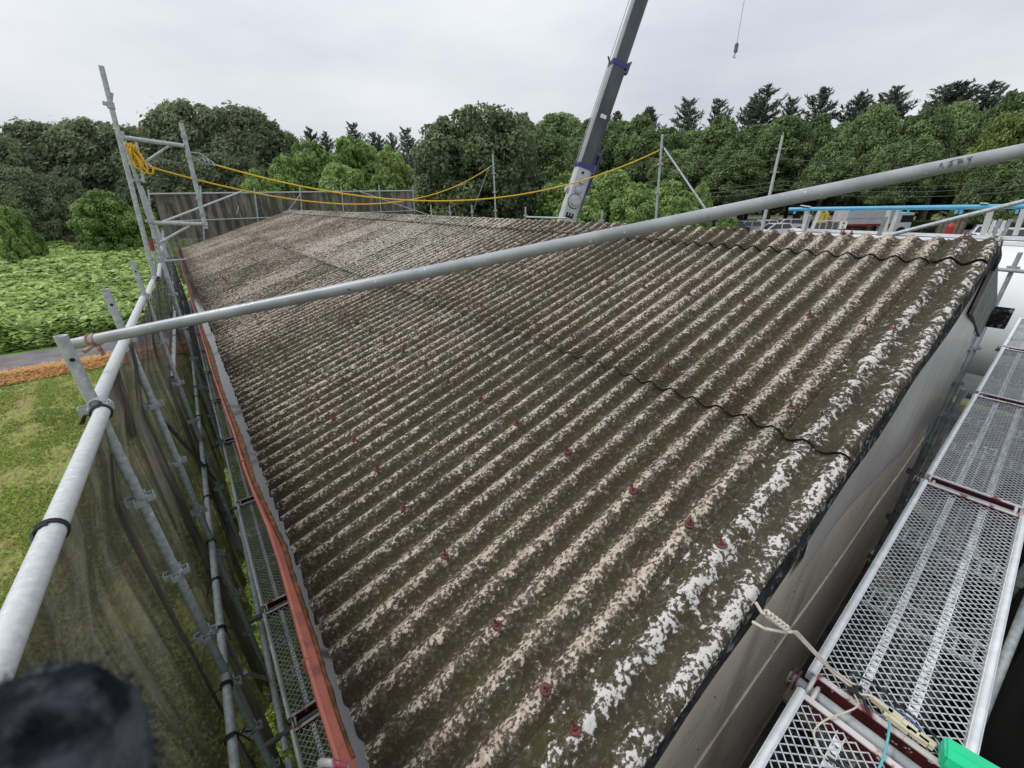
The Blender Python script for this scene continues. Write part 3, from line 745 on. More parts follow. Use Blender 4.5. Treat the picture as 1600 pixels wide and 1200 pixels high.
def outer_top(x): return -.43-.012*(x-2.15)
for i, x in enumerate(PX):
    if i == 3: continue
    lab = names_post[i] if i < 4 else '%s outer post counted from the camera along the eave scaffold' % ORD[i]
    tz = outer_top(x) if i < 8 else -.75
    post('scaffold_post', P(x, RX(x), tz), .02, lab, GP, 'galv' if i < 4 else 'galv_old', first=.30+.01*i)
# fourth post: lower part, taller post of the far frame
root = post('scaffold_post', onX(190, 205, 7.03), .02, names_post[3], GP, 'galv', first=.5, foot=P(7.03, RX(7.03)+.02, -H+.02))
mb = MB(); a_, b_ = onX(235, 372, 7.03), onX(239, 392, 7.03); mb.tube([a_, b_], PP+.0015, 14); mb.build('red_band', M['band'], root)
# inner posts
GI = 'inner posts of the scaffold beside the wall'
for i, x in enumerate(PX):
    post('scaffold_post', P(x+.02, .17, -1.75), .02, '%s inner post counted from the camera, under the red gutter' % ORD[i], GI, 'galv_old', first=.2, hole=False)
# top handrail in lengths
GH = 'lengths of the outer top handrail'
RZA = lambda x: -.685-.028*(x-.9)
segs = [(.30, 2.20, -.418, 'near length of the outer handrail, running out of the frame at the left'), (2.12, 3.50, -.42, 'short second length of the outer handrail between the first two posts'),
        (3.40, 5.35, -.41, 'third length of the outer handrail, beyond the crossing pipe'), (5.28, 7.1, -.375, 'fourth length of the outer handrail, ending at the tall frame')]
for x0, x1, r_, lab in segs:
    z0 = -.67-.03*(x0-.9) if x0 > .5 else -.655; z1 = -.67-.03*(x1-.9) if x0 > .5 else -.738
    pipe('handrail_pipe', P(x0, r_, z0), P(x1, r_+.01, z1), lab, 'handrail', GH, 'galv_rail', PR*1.02)
for i, (x0, x1) in enumerate(zip(PX[3:], PX[4:])):
    pipe('handrail_pipe', P(x0, -.32, -.86-.0*i), P(x1+.05, -.32, -.87), 'outer handrail length between the %s and %s outer posts' % (ORD[i+3], ORD[i+4]), 'handrail', GH, 'galv', PR)
for z, nm, gr, lab in ((-1.63, 'ledger', 'upper ledgers', 'ledger above the lower ones, outer side'), (-2.40, 'ledger', 'middle ledgers inside the net', 'ledger carrying the net ties'), (-3.42, 'ledger', 'lower ledgers beside the left walkway', 'pale ledger along the left walkway')):
    xs = [.5]+PX
    for i, (x0, x1) in enumerate(zip(xs, xs[1:])):
        if z == -1.63 and i < 3: continue
        off = -.03 if z > -2 else (.0 if z > -3 else .095)
        pipe('ledger_pipe', P(x0+.03, RX(x0)+off, z), P(x1-.03, RX(x1)+off, z), '%s bay, %s' % (ORD[i], lab), 'ledger', gr, 'galv' if i < 3 or z > -3 else 'pipe_white', PR*.9)
pipe('inner_guard_pipe', P(2.15, .13, -2.62), P(8.86, .13, -2.62), 'thin inner guard pipe tucked below the gutter', 'ledger', None, 'galv_dark', .018)
pipe('net_brace', P(3.42, -.40, -1.35), P(5.15, -.38, -2.9), 'dark diagonal brace behind the second outer post', 'brace', None, 'galv_dark', .014)
pipe('net_brace', P(2.2, -.36, -2.55), P(3.32, -.36, -4.2), 'low diagonal brace with a dark red end by the left walkway', 'brace', None, 'galv_old', .012)
# black ties on handrail and ledgers
tie(P(2.10, -.412, -.735), P(1, 0, 0)-P(0, 0, 0), 'black rope knot binding the handrail to the nearest post', 3, .031, th=.0036)
tie(P(1.25, -.415, -.697), P(1, 0, -.03)-P(0, 0, 0), 'black rope tie on the near handrail, halfway to the left frame edge', 4, .028, th=.0034)
tie(P(3.38, -.41, -.745), P(1, 0, 0)-P(0, 0, 0), 'black rope knot where the diagonal pipe crosses the handrail', 5, .031, th=.0036)
tie(P(4.55, -.41, -.79), P(1, 0, 0)-P(0, 0, 0), 'black tie on the third handrail length', 6, .030)
tie(P(5.22, -.38, -.80), P(1, 0, 0)-P(0, 0, 0), 'black tie at the third outer post', 7, .034)
tie(P(6.6, -.36, -.83), P(1, 0, 0)-P(0, 0, 0), 'first black tie on the fourth handrail length', 8, .030)
tie(P(7.05, -.36, -.85), P(1, 0, 0)-P(0, 0, 0), 'black tie at the tall frame foot', 9, .034)
q = 0
for x in (1.75, 2.05, 2.45, 2.9, 3.35, 4.0, 4.6, 5.2, 5.9, 6.6):
    q += 1; tie(P(x, RX(x), -2.40), P(1, 0, 0)-P(0, 0, 0), '%s black tie along the middle ledger from the camera' % ORD[q-1], 20+q, .028)
# dark nets, one hanging sheet per bay
def net(name, x0, x1, r, z0, z1, label, cat='net', group='dark nets hung outside the scaffold', amp=.05, seed=0, mat='net', nu=70, nv=26):
    us = np.linspace(0, 1, nu); vs = np.linspace(0, 1, nv); U, V = np.meshgrid(us, vs, indexing='ij')
    rg = np.random.default_rng(seed); W = 0
    for k in range(5):
        f = rg.uniform(.6, 2.6)*(x1-x0); W = W+np.sin(2*PI*(f*U+.25*V*rg.uniform(-1, 1)*f*.5)+rg.uniform(0, 6))*rg.uniform(.3, 1)
    W = W/2.5*amp*(.12+1.0*V); X = x0+(x1-x0)*U+.03*np.sin(6*V+seed)*V
    Zt = z0(X) if callable(z0) else z0; R = (np.vectorize(r)(X) if callable(r) else r)+W; Z = Zt+(z1-Zt)*V; dz_ = np.clip((Zt-Z)/.5, 0, 1); R = R+.09*(1-dz_*dz_*(3-2*dz_)) if name == 'safety_net' else R
    Z = Z-.02*np.abs(np.sin(U*PI*4))*(1-V)
    idx = np.arange(nu*nv).reshape(nu, nv); f = np.stack([idx[:-1, :-1], idx[1:, :-1], idx[1:, 1:], idx[:-1, 1:]], -1).reshape(-1, 4)
    me = mesh_np(name, np.stack([R.ravel(), X.ravel(), Z.ravel()+H], 1), f.ravel(), np.full(len(f), 4), [M[mat]], smooth=True)
    return tag(link(name, me), label, cat, group)
nb = [.25, 2.15, 3.37]+PX[2:]
nlab = ['first dark net sheet, nearest the camera, hanging below the near handrail', 'second dark net sheet, between the two nearest outer posts', 'third dark net sheet, beyond the second outer post', 'fourth dark net sheet, before the tall far frame']
for i, (x0, x1) in enumerate(zip(nb, nb[1:])):
    lab = nlab[i] if i < 4 else '%s dark net sheet along the eave scaffold, far part' % ORD[i]
    net('safety_net', x0-.05, x1+.06, lambda x: RX(x)-.075, lambda X: -.70-.028*(X-.9), -H+.12, lab, seed=40+i, amp=.055 if i < 4 else .03)
mb = MB(); v = []; 
for a in range(9):
    for b in range(9):
        u, w = a/8, b/8; v.append(P(2.55+.45*u, -.46+.05*math.sin(3*u+2*w), -.74-.42*w*(1-.6*abs(u-.5))))
mb.add(v, [(a*9+b, a*9+b+1, a*9+b+10, a*9+b+9) for a in range(8) for b in range(8)], 0, True)
tag(mb.build('net_flap', M['net'], None, P(2.7, -.45, -.9)), 'loose flap of net beside the nearest post', 'net')
# expanded metal walkway boards
def deck_board(x_lo, x_hi, r_lo, r_hi, z, label, group, along_r, red_ends=True, worn=False, cell=.034, mat_f='galv_bright', mesh_mat='mesh_zinc'):
    """board between r_lo..r_hi / x_lo..x_hi, long axis along r if along_r"""
    root = thing('walkway_board', P((x_lo+x_hi)/2, (r_lo+r_hi)/2, z), label, 'scaffold board', group)
    def Q(l, w, dz=0):       # l along, w across
        return P(w, l, z+dz) if along_r else P(l, w, z+dz)
    L0, L1, W0, W1 = (r_lo, r_hi, x_lo, x_hi) if along_r else (x_lo, x_hi, r_lo, r_hi)
    L0 += .045; L1 -= .045
    for w in (W0+.014, W1-.014):
        mb = MB(); mb.bar(Q(L0, w, -.012), Q(L1, w, -.012), .028, .040); mb.tube([Q(L0, w, .006), Q(L1, w, .006)], .0125, 10); mb.build('side_rail', M[mat_f], root)
    for l, sg in ((L0, 1), (L1, -1)):
        mb = MB(); mb.bar(Q(l+sg*.008, W0+.02, -.032), Q(l+sg*.008, W1-.02, -.032), .014, .066, 0)
        mb.bar(Q(l+sg*.010, W0+.01, .004), Q(l+sg*.010, W1-.01, .004), .020, .006, 1); mb.bar(Q(l-sg*.006, W0+.01, -.066), Q(l-sg*.006, W1-.01, -.066), .014, .006, 0)
        for w in (W0+.035, W1-.035):
            mb.tube([Q(l+sg*.01, w+.01*sg, -.02), Q(l-sg*.005, w+.01*sg, .002), Q(l-sg*.030, w+.01*sg, .004), Q(l-sg*.060, w+.01*sg, -.004), Q(l-sg*.066, w+.01*sg, -.03)], .007, 6, 1)
        mb.build('end_beam', [M['red_paint' if red_ends else 'galv_dark'], M['red_worn' if red_ends else 'galv']], root)
    # diamond mesh: two families of flat strands
    mb = MB(); w0, w1 = W0+.028, W1-.028; l0, l1 = L0+.028, L1-.028; Wd = w1-w0; n = int(((l1-l0)+Wd*1.05)/cell)+1; sl = 1.05
    for fam in (1, -1):
        for i in range(n):
            s0 = l0-Wd*sl+i*cell
            # segment l = s0 + sl*(w-w0)  (fam 1) ; mirrored for fam -1
            ta, tb = 0.0, 1.0
            if s0 < l0: ta = (l0-s0)/(Wd*sl)
            if s0+Wd*sl > l1: tb = (l1-s0)/(Wd*sl)
            if tb-ta < .02: continue
            wa, wb = (w0+Wd*ta, w0+Wd*tb) if fam == 1 else (w1-Wd*ta, w1-Wd*tb)
            mb.bar(Q(s0+Wd*sl*ta, wa, -.004+.002*fam), Q(s0+Wd*sl*tb, wb, -.004+.002*fam), .0034, .0026, up=(0, 0, 1))
    mb.build('mesh_deck', M[mesh_mat], root)
    # two perforated stiffener channels and cross frames
    for t in ((.36, .66) if W1-W0 > .3 else (.5,)):
        w = W0+(W1-W0)*t; mb = MB(); mb.bar(Q(L0+.03, w-.011, -.018), Q(L1-.03, w-.011, -.018), .003, .022); mb.bar(Q(L0+.03, w+.011, -.018), Q(L1-.03, w+.011, -.018), .003, .022)
        l = L0+.04
        while l < L1-.05:
            mb.bar(Q(l, w, -.010), Q(l+.021, w, -.010), .021, .003); l += .030
        mb.build('perforated_stiffener', M['galv_bright'], root)
    for t in (.30, .37, .63, .70):
        l = L0+(L1-L0)*t; mb = MB(); mb.bar(Q(l, W0+.03, -.022), Q(l, W1-.03, -.022), .010, .014); mb.build('cross_stiffener', M['galv'], root)
    for t in (.335, .665):
        l = L0+(L1-L0)*t
        for w in (W0+.055, W1-.10):
            mb = MB(); s = .035*(L1-L0)
            for a, b, c, d in ((-s, 0, s, 0), (-s, .05, s, .05)): mb.bar(Q(l+a, w+b, -.020), Q(l+c, w+d, -.020), .007, .012)
            mb.build('hatch_frame', M['galv'], root)
    return root
GD = 'upper walkway boards along the gable'
DX0, DX1, DZ = -.325, .088, -1.565
dl = ['nearest upper walkway board, cut by the bottom of the picture', 'second upper walkway board, with the electrical connectors lying on it', 'third upper walkway board from the camera, past the red end beams', 'fourth upper walkway board from the camera', 'fifth upper walkway board, beyond the end of the shed']
for i in range(5):
    r0 = 1.335+1.829*(i-1); deck_board(DX0, DX1, r0, r0+1.829, DZ, dl[i], GD, True)
for i in range(5):
    r0 = 1.335+1.829*(i-1)
    o = pipe('transom_pipe', P(-.40, r0, DZ-.028), P(.125, r0, DZ-.028), '%s transom pipe carrying the upper walkway boards' % ORD[i], 'transom', 'transoms under the gable walkway', 'galv_old', .0215)
    mb = MB()
    for xx in (.10, .115): mb.bar(P(xx, r0-.03, DZ-.02), P(xx, r0+.03, DZ-.02), .006, .05)
    mb.build('wedge_clamp', M['red_paint'], o)
    if i > 1:
        post('scaffold_post', P(.165 if i < 4 else .33, [0, 0, 4.03, 5.35, 7.2][i], [0, 0, -1.70, -1.66, -1.44][i]), .02, '%s post between the gable wall and the upper walkway' % ORD[i-1], 'posts between the gable wall and the walkway', 'galv_dark' if i < 3 else 'galv_old', first=.28, hole=False)
    if i > 0: post('scaffold_post', P(-.42, r0, -.35 if i > 8 else -1.7), .02, '%s outer post below the upper walkway' % ORD[i-1], 'outer posts of the gable scaffold', 'galv_old', hole=False)
for i in range(4):
    r0 = 1.335+1.829*i; deck_board(-.33, -.02, r0, r0+1.829, -3.45, '%s lower walkway board, seen dimly through the upper one' % ORD[i], 'lower walkway boards along the gable', True, cell=.06, mat_f='galv_old', mesh_mat='galv_old')
pipe('guard_pipe', onX(1510, 1180, -.40), onX(1612, 925, -.40), 'grey guard pipe in the lower right corner beside the black net', 'guard pipe', None, 'galv', .017)
net('black_net', -.62, -.60, 1, 1, 1, 'x') if False else None
def gnet():
    us = np.linspace(0, 1, 60); vs = np.linspace(0, 1, 12); U, V = np.meshgrid(us, vs, indexing='ij'); Rr = -.6+9*U; Z = -1.72-2.5*V; X = -.56+.03*np.sin(Rr*5+V*3)+.02*np.sin(Rr*13)
    idx = np.arange(U.size).reshape(U.shape); f = np.stack([idx[:-1, :-1], idx[1:, :-1], idx[1:, 1:], idx[:-1, 1:]], -1).reshape(-1, 4)
    me = mesh_np('black_net', np.stack([Rr.ravel(), X.ravel(), Z.ravel()+H], 1), f.ravel(), np.full(len(f), 4), [M['net_black']], smooth=True)
    tag(link('black_net', me), 'black net cloth hanging at the lower right edge outside the gable walkway', 'net')
gnet()
for i, (x, r, z, rz, lab) in enumerate([(-.1, 3.3, -4.25, .3, 'pale plank lying on the dirt under the gable walkway'), (.05, 5.6, -4.3, 1.2, 'tan board on the ground beneath the third walkway board'), (-.2, 7.4, -4.3, .7, 'grey offcut plank on the ground past the shed corner')]):
    mb = MB(); d = P(math.cos(rz), math.sin(rz), -H); mb.bar(P(x, r, z)-d*.6, P(x, r, z)+d*.6, .22, .04); tag(mb.build('plank', simple('plank_wood_%d' % i, (.30, .24, .17), (.4, .33, .24), 4, .8), None, P(x, r, z)), lab, 'plank')
def rubble():
    n = 700; c = np.stack([RNG.uniform(1, 9, n), RNG.uniform(-.5, .25, n), np.full(n, .03)], 1); vv = []; ff = []
    for i in range(n):
        s = RNG.uniform(.01, .05); pts = c[i]+RNG.normal(0, 1, (4, 3))*s*np.array([1, 1, .6]); b = len(vv); vv += pts.tolist(); ff += [b, b+1, b+2, b, b+2, b+3, b, b+3, b+1, b+1, b+2, b+3]
    me = mesh_np('rubble', vv, ff, [3]*(n*4), [simple('rubble', (.12, .10, .085), (.3, .27, .23), 15, .9)]); tag(link('rubble', me), 'loose rubble on the ground below the walkway', None, None, 'stuff')
rubble()
# left walkway under the gutter
GL = 'walkway boards along the eave'
LZ = -3.38
lx = [1.12]+[x+.15*(1 if i == 0 else .4) for i, x in enumerate(PX)]
for i, (x0, x1) in enumerate(zip(lx, lx[1:])):
    deck_board(x0, x1, -.285, .10, LZ, '%s walkway board below the red gutter from the camera' % ORD[i], GL, False, True, cell=.045 if i < 3 else .07)
    o = pipe('transom_pipe', P(x1-.01, -.45, LZ-.03), P(x1-.01, .16, LZ-.03), '%s transom pipe under the eave walkway' % ORD[i], 'transom', 'transoms under the eave walkway', 'galv_dark', .0215)
    mb = MB(); mb.bar(P(x1-.01, -.30, LZ-.3), P(x1-.01, -.02, LZ-.04), .02, .008); mb.build('bracket_arm', M['galv_dark'], o)
# ---------------------------------------------------------------- long diagonal pipe over the roof
pa = onR(112, 538, -.50); rb = ray(1600, 235)*1.46; pb = P(*rb); pb = pb+(pb-pa)*.06
dp = thing('diagonal_pipe', pa, 'long grey pipe crossing the whole picture in front of the roof', 'scaffold pipe')
mb = MB(); mb.tube([pa, pb], PR, 28, 0, hollow=True); mb.build('pipe', M['bar'], dp)
dd = (pb-pa).normalized()
mb = MB(); c = pa+dd*.10; mb.tube([c, c+dd*.006], PR+.006, 16); mb.tube([c+dd*.02, c+dd*.035], PR+.004, 16); mb.bar(c-Vector((0, 0, .03))+dd*.02, c-Vector((0, 0, .075))+dd*.03, .035, .012); mb.tube([c+Vector((.0, -.02, -.02)), c+Vector((-.03, -.05, -.035))], .009, 8)
mb.build('swivel_clamp', simple('rusty_pale_clamp', (.42, .34, .28), (.22, .08, .05), 50, .7), dp)
# worn stencil: 'ABT'
def text_on(parent, body, size, loc, xdir, ydir, mat, name='lettering', ext=.0006, bold=0):
    cu = bpy.data.curves.new('t', 'FONT'); cu.body = body; cu.size = size; cu.extrude = ext; cu.align_x = 'CENTER'; cu.align_y = 'CENTER'; cu.offset = bold
    ob = bpy.data.objects.new('t', cu); C.objects.link(ob); bpy.context.view_layer.update()
    me = bpy.data.meshes.new_from_object(ob.evaluated_get(bpy.context.evaluated_depsgraph_get())); bpy.data.objects.remove(ob)
    me.materials.clear(); me.materials.append(mat)
    X = Vector(xdir).normalized(); Y = Vector(ydir); Y = (Y-X*Y.dot(X)).normalized(); Z = X.cross(Y)
    Mx = Matrix(((X.x, Y.x, Z.x), (X.y, Y.y, Z.y), (X.z, Y.z, Z.z)))
    off = Vector(loc)-(wpos(parent) if parent else Vector((0, 0, 0)))
    me.transform(Matrix.Translation(off) @ Mx.to_4x4()); return link(name, me, parent)
def near_on_pipe(px):
    best = min(((abs(project(pa+(pb-pa)*t)[0]-px), t) for t in np.linspace(0, 1, 400))); return pa+(pb-pa)*best[1]
for t_px, ch, sz in ((1463, 'A', .024), (1477, 'R', .028), (1490, 'B', .030), (1505, 'T', .028)):
    c = near_on_pipe(t_px); tov = (Vector((0, 0, H))-c).normalized(); tov = (tov-dd*tov.dot(dd)).normalized(); up = Vector((0, 0, 1)); yy = (up-dd*up.dot(dd)-tov*(up-dd*up.dot(dd)).dot(tov)).normalized()
    dirn = (tov+yy*.15).normalized()
    text_on(dp, ch, sz, c+dirn*(PR+.0005), dd*(1 if project(c+dd*.05)[0] > project(c)[0] else -1), yy, simple('worn_black_stencil_%d' % t_px, (.05, .055, .06), (.27, .31, .33), 90, .6, lo=.42, hi=.56), 'stencil_letter', .0012, .0012)
# ---------------------------------------------------------------- tall frame at the far left
X7 = 7.03
def px7(a, b, X=X7): return onX(a, b, X)
o = thing('tall_pole', px7(241, 432, 6.9), 'tallest leaning pale pole rising left of the far frame', 'scaffold post')
mb = MB(); mb.tube([px7(241, 432, 6.9), px7(158, 103, 6.9)], .0245, 14, hollow=True); mb.build('pipe', M['galv'], o)
mb = MB(); d = (px7(158, 103, 6.9)-px7(241, 432, 6.9)).normalized(); c = px7(173, 165, 6.9); mb.tube([c-d*.03, c+d*.03], .034, 12); mb.bar(c-Vector((.06, 0, -.02)), c+Vector((.02, 0, 0)), .045, .035); mb.bar(c, c+Vector((.05, .0, .12)), .03, .02); mb.build('coupler', M['galv_old'], o)
def frame_part(a, b, w, X=X7, label='', nm='frame_pipe', cat='scaffold pipe', mat='galv'):
    return pipe(nm, px7(*a, X), px7(*b, X), label, cat, 'pieces of the tall far frame', mat, w)
frame_part((195, 215), (288, 228), .024, label='upper crossbar of the tall far frame')
frame_part((231, 348), (319, 350), .024, label='lower crossbar of the tall far frame')
o = frame_part((322, 357), (283, 192), .025, label='flat right upright of the tall far frame, rope tied to it')
for t in (.12, .3, .5, .7, .86, .95):
    mb = MB(); c = px7(283, 192)*(1-t)+px7(322, 357)*t; mb.tube([c-Vector((0, 0, .02)), c+Vector((0, 0, .02))], .034, 10); mb.build('wedge_pocket', M['galv_old'], o)
frame_part((217, 260), (264, 228), .013, label='short brace under the upper crossbar', nm='brace', cat='brace')
frame_part((242, 384), (296, 353), .015, label='short brace under the lower crossbar', nm='brace', cat='brace')
frame_part((213, 222), (225, 285), .016, 7.6, 'thin upright behind the yellow rope coil')
frame_part((220, 290), (262, 402), .020, 7.9, 'upright with clamps right of the red banded post')
frame_part((256, 408), (292, 405), .014, 9.5, 'short pale bar over the far gutter end')
# ---------------------------------------------------------------- far gable scaffold
XG = 21.0
GG = 'posts of the far gable scaffold'
for i, (a, b) in enumerate([((232, 296), (240, 372)), ((313, 291), (320, 368)), ((397, 294), (405, 342)), ((468, 290), (474, 336)), ((533, 291), (539, 338)), ((592, 289), (597, 340)), ((645, 290), (649, 342))]):
    tp = onX(a[0], a[1], XG); bt = onX(b[0], b[1]+14, XG); d = (bt-tp); bt = tp+d*((tp.z-.02)/max(.01, (tp.z-bt.z)))
    post('scaffold_post', tp, .02, '%s post from the left of the far gable scaffold' % ORD[i], GG, 'galv', first=.35, foot=bt, r=.026, hole=False)
pipe('rail_pipe', onX(232, 303, XG), onX(648, 298, XG), 'long top rail above the far dark net', 'handrail', None, 'galv', .028)
pipe('rail_pipe', onX(255, 346, XG-.1), onX(445, 339, XG-.1), 'lower rail of the far gable scaffold, left part', 'handrail', None, 'galv', .022)
pipe('rail_pipe', onX(440, 337, XG-.1), onX(648, 329, XG-.1), 'lower rail of the far gable scaffold, right part', 'handrail', None, 'galv', .022)
pipe('brace', onX(246, 350, 10.0), onX(378, 299, 14.0), 'long pale diagonal brace rising right from the tall far frame', 'brace', None, 'galv', .020)
pipe('brace', onX(552, 296, XG-.3), onX(690, 343, XG-.3), 'long diagonal brace descending right past the last net post', 'brace', None, 'galv', .024)
pipe('brace', onX(470, 303, XG-.2), onX(448, 332, XG-.2), 'left thin stay of the small inverted V at the ridge end', 'brace', None, 'galv', .014)
pipe('brace', onX(470, 303, XG-.2), onX(502, 332, XG-.2), 'right thin stay of the small inverted V at the ridge end', 'brace', None, 'galv_dark', .012)
def fnet(r0, r1, lab, seed):
    us = np.linspace(0, 1, 30); vs = np.linspace(0, 1, 14); U, V = np.meshgrid(us, vs, indexing='ij'); Rr = r0+(r1-r0)*U; top = .36+(.47-.36)*(Rr+.3)/10.3-.03; Z = top+(-2.9-top)*V; X = XG+.08+.04*np.sin(Rr*4+V*2+seed)*V
    idx = np.arange(U.size).reshape(U.shape); f = np.stack([idx[:-1, :-1], idx[1:, :-1], idx[1:, 1:], idx[:-1, 1:]], -1).reshape(-1, 4)
    me = mesh_np('safety_net', np.stack([Rr.ravel(), X.ravel(), Z.ravel()+H], 1), f.ravel(), np.full(len(f), 4), [M['net']], smooth=True); tag(link('safety_net', me), lab, 'net', 'dark nets on the far gable scaffold')
rg_ = [-.3, 1.2, 3.0, 4.76, 6.5, 8.27, 10.0]
for i in range(6): fnet(rg_[i], rg_[i+1], '%s net panel from the left on the far gable scaffold' % ORD[i], i)
mb = MB(); mb.bar(onX(373, 322, XG-.1), onX(370, 334, XG-.1), .07, .01); tag(mb.build('paper_tag', M['white_dull'], None, onX(371, 328, XG-.1)), 'small white tag on the far dark net', 'tag')
# ---------------------------------------------------------------- scaffold behind the ridge
R7 = 7.0
GBk = 'post tops showing above the ridge'
for i, (a, b) in enumerate([((673, 320), 'leftmost short post top above the ridge'), ((702, 321), 'second short post top above the ridge'), ((737, 320), 'short post top left of the tall rope post'), ((821, 323), 'short post top holding the low rail beside the crane'), ((941, 328), 'short post top right of the crane boom')]):
    post('scaffold_post', onR(a[0], a[1], R7), .02, b, GBk, 'galv', first=.2, hole=False)
for (a, b, lab) in (((770, 240), (775, 345), 'tall post behind the ridge holding the end of a yellow rope'), ((1035, 210), (1024, 350), 'tall post right of the crane with a yellow rope and a stay')):
    tp = onR(a[0], a[1], R7); b0 = onR(b[0], b[1], R7); bt = tp+(b0-tp)*((tp.z-.02)/(tp.z-b0.z)); post('scaffold_post', tp, .02, lab, 'tall rope posts behind the ridge', 'galv', first=.45, foot=bt, hole=False)
pipe('low_rail', onR(821, 339, R7), onR(885, 341, R7), 'low rail beside the crane boom', 'handrail', None, 'galv', .021)
pipe('stay', onR(1038, 232, R7), onR(1106, 332, R7), 'thin stay leaning from the tall right rope post', 'brace', None, 'galv', .016)
pipe('stay', onR(764, 262, R7), onR(737, 336, R7), 'thin stay left of the tall rope post', 'brace', None, 'galv_old', .012)
pipe('rising_pipe', onR(1380, 370, R7), onR(1625, 308, R7), 'grey pipe rising to the right edge in front of the white tank', 'scaffold pipe', None, 'galv', .024)
post('scaffold_post', P(.28, 7.0, -.60), .02, 'tall post beyond the shed corner in front of the white tank', None, 'galv_old', first=.16, hole=False)
pipe('short_ledger', P(.75, 6.95, -.775), P(-.4, 6.95, -.79), 'short level pipe joined to the corner post before the white tank', 'ledger', None, 'galv_old', .020)
# ---------------------------------------------------------------- yellow ropes
def rope(p, q, via, label, r=.010):
    """sagging rope from p to q that hangs through the picture height `via` = (px, py)"""
    p, q = Vector(p), Vector(q); lo, hi = 0.0, 3.0
    for _ in range(30):
        s = (lo+hi)/2; pts = [p+(q-p)*t-Vector((0, 0, 4*s*t*(1-t))) for t in np.linspace(0, 1, 60)]
        pr = [project(x) for x in pts]; j = min(range(60), key=lambda i: abs(pr[i][0]-via[0]))
        if pr[j][1] < via[1]: lo = s
        else: hi = s
    o = thing('yellow_rope', p, label, 'rope', 'yellow lifelines'); mb = MB(); mb.tube(pts, r, 8); mb.build('line', M['rope_yellow'], o); return o
o = rope(onX(338, 258, X7+.1), onR(1030, 235, R7), (787, 308), 'upper yellow rope from the far frame to the right rope post')
mb = MB(); a, b = onX(290, 237, X7), onX(338, 258, X7+.1)
mb.tube([a, a*.5+b*.5+Vector((0, 0, .06)), b], .007, 6); mb.tube([a, a*.5+b*.5-Vector((0, 0, .05)), b], .007, 6)
for t in (.55, .7, .85): mb.tube([a*(1-t)+b*t+Vector((0, 0, .03)), a*(1-t)+b*t+Vector((.02, 0, -.03))], .009, 6)
mb.build('strop', M['galv'], o)
o = rope(onX(238, 262, X7+.05), onR(768, 259, R7), (569, 319), 'lower yellow rope from the coil to the left rope post')
mb = MB(); a, b = onX(225, 252, X7+.05), onX(238, 262, X7+.05); mb.tube([a, b], .016, 8); mb.build('end_fitting', M['cord_white'], o)
# coil hanging on the frame
co = thing('rope_coil', onX(208, 232, X7+.05), 'bunched yellow rope coil hanging on the tall far frame', 'rope'); mb = MB(); c = onX(209, 243, X7)
rg = random.Random(4)
for k in range(6):
    pts = []; w, h = rg.uniform(.02, .05), rg.uniform(.10, .17); cx, cz = rg.uniform(-.02, .03), rg.uniform(-.05, .03); yy = rg.uniform(-.03, .05)
    tl = rg.uniform(-.5, .5)
    for i in range(17):
        a = 2*PI*i/16; X_, Z_ = w*math.cos(a)*(1-.5*math.sin(a)), h*math.sin(a); pts.append(c+Vector((cx+X_*math.cos(tl)+Z_*math.sin(tl), yy+.03*math.sin(2*a), cz+Z_*math.cos(tl)-X_*math.sin(tl))))
    mb.tube(pts, .0105, 7, caps=False)
helix(mb, c+Vector((-.05, 0, .10)), Vector((1, .2, -.3)), .03, 4, .0105, .024)
pts = [onX(*q, X7-.03) for q in [(214, 248), (224, 262), (232, 271), (238, 272), (240, 266), (238, 260)]]; mb.tube(pts, .0105, 7)
pts = [onX(*q, X7-.05) for q in [(209, 252), (211, 262), (219, 264), (223, 258), (220, 250)]]; mb.tube(pts, .0105, 7)
mb.build('coils', M['rope_yellow'], co)
# ---------------------------------------------------------------- cord, connectors, green case on the near deck
DT = DZ+.012
o = thing('knotted_rope', P(.2, 1.02, -1.06), 'off white knotted cord tied under the roof edge and hanging to the walkway', 'cord')
a = onX(1190, 957, .20); b = onZ(1243, 990, -1.30); c2 = onZ(1300, 1050, DT+.02); c3 = onZ(1345, 1085, DT+.01)
mb = MB(); mb.tube([a+Vector((0, .02, .02)), a, onX(1205, 968, .17)*.5+a*.5, onZ(1215, 975, -1.20), b, c2, c3], .0045, 8)
mb.tube([onX(1176, 972, .20), onX(1195, 982, .17), onZ(1225, 988, -1.24), b+Vector((.01, 0, 0)), c2+Vector((.012, .01, 0)), c3+Vector((.015, .0, 0))], .0045, 8)
mb.build('cord', M['cord_white'], o)
mb = MB(); p0, p1 = onX(1196, 957, .19), onZ(1232, 984, -1.24); helix(mb, p0, p1-p0, .008, 6, .0042, (p1-p0).length/6, 14); mb.build('knot', M['cord_white'], o)
o = thing('connector_cluster', onZ(1430, 1130, DT), 'cream cable connectors in a row on the second walkway board', 'cable connectors')
for i, (u, v) in enumerate([(1378, 1103), (1398, 1118), (1403, 1131), (1420, 1137), (1432, 1150), (1448, 1158)]):
    c = onZ(u, v, DT+.012); d = (onZ(1460, 1165, DT)-onZ(1365, 1092, DT)).normalized()
    mb = MB(); l = .018 if i % 2 else .026; mb.bar(c-d*l, c+d*l, .022 if i % 2 else .014, .018); mb.tube([c-d*(l+.01), c-d*l], .008, 8); mb.build('connector', M['connector'], o)
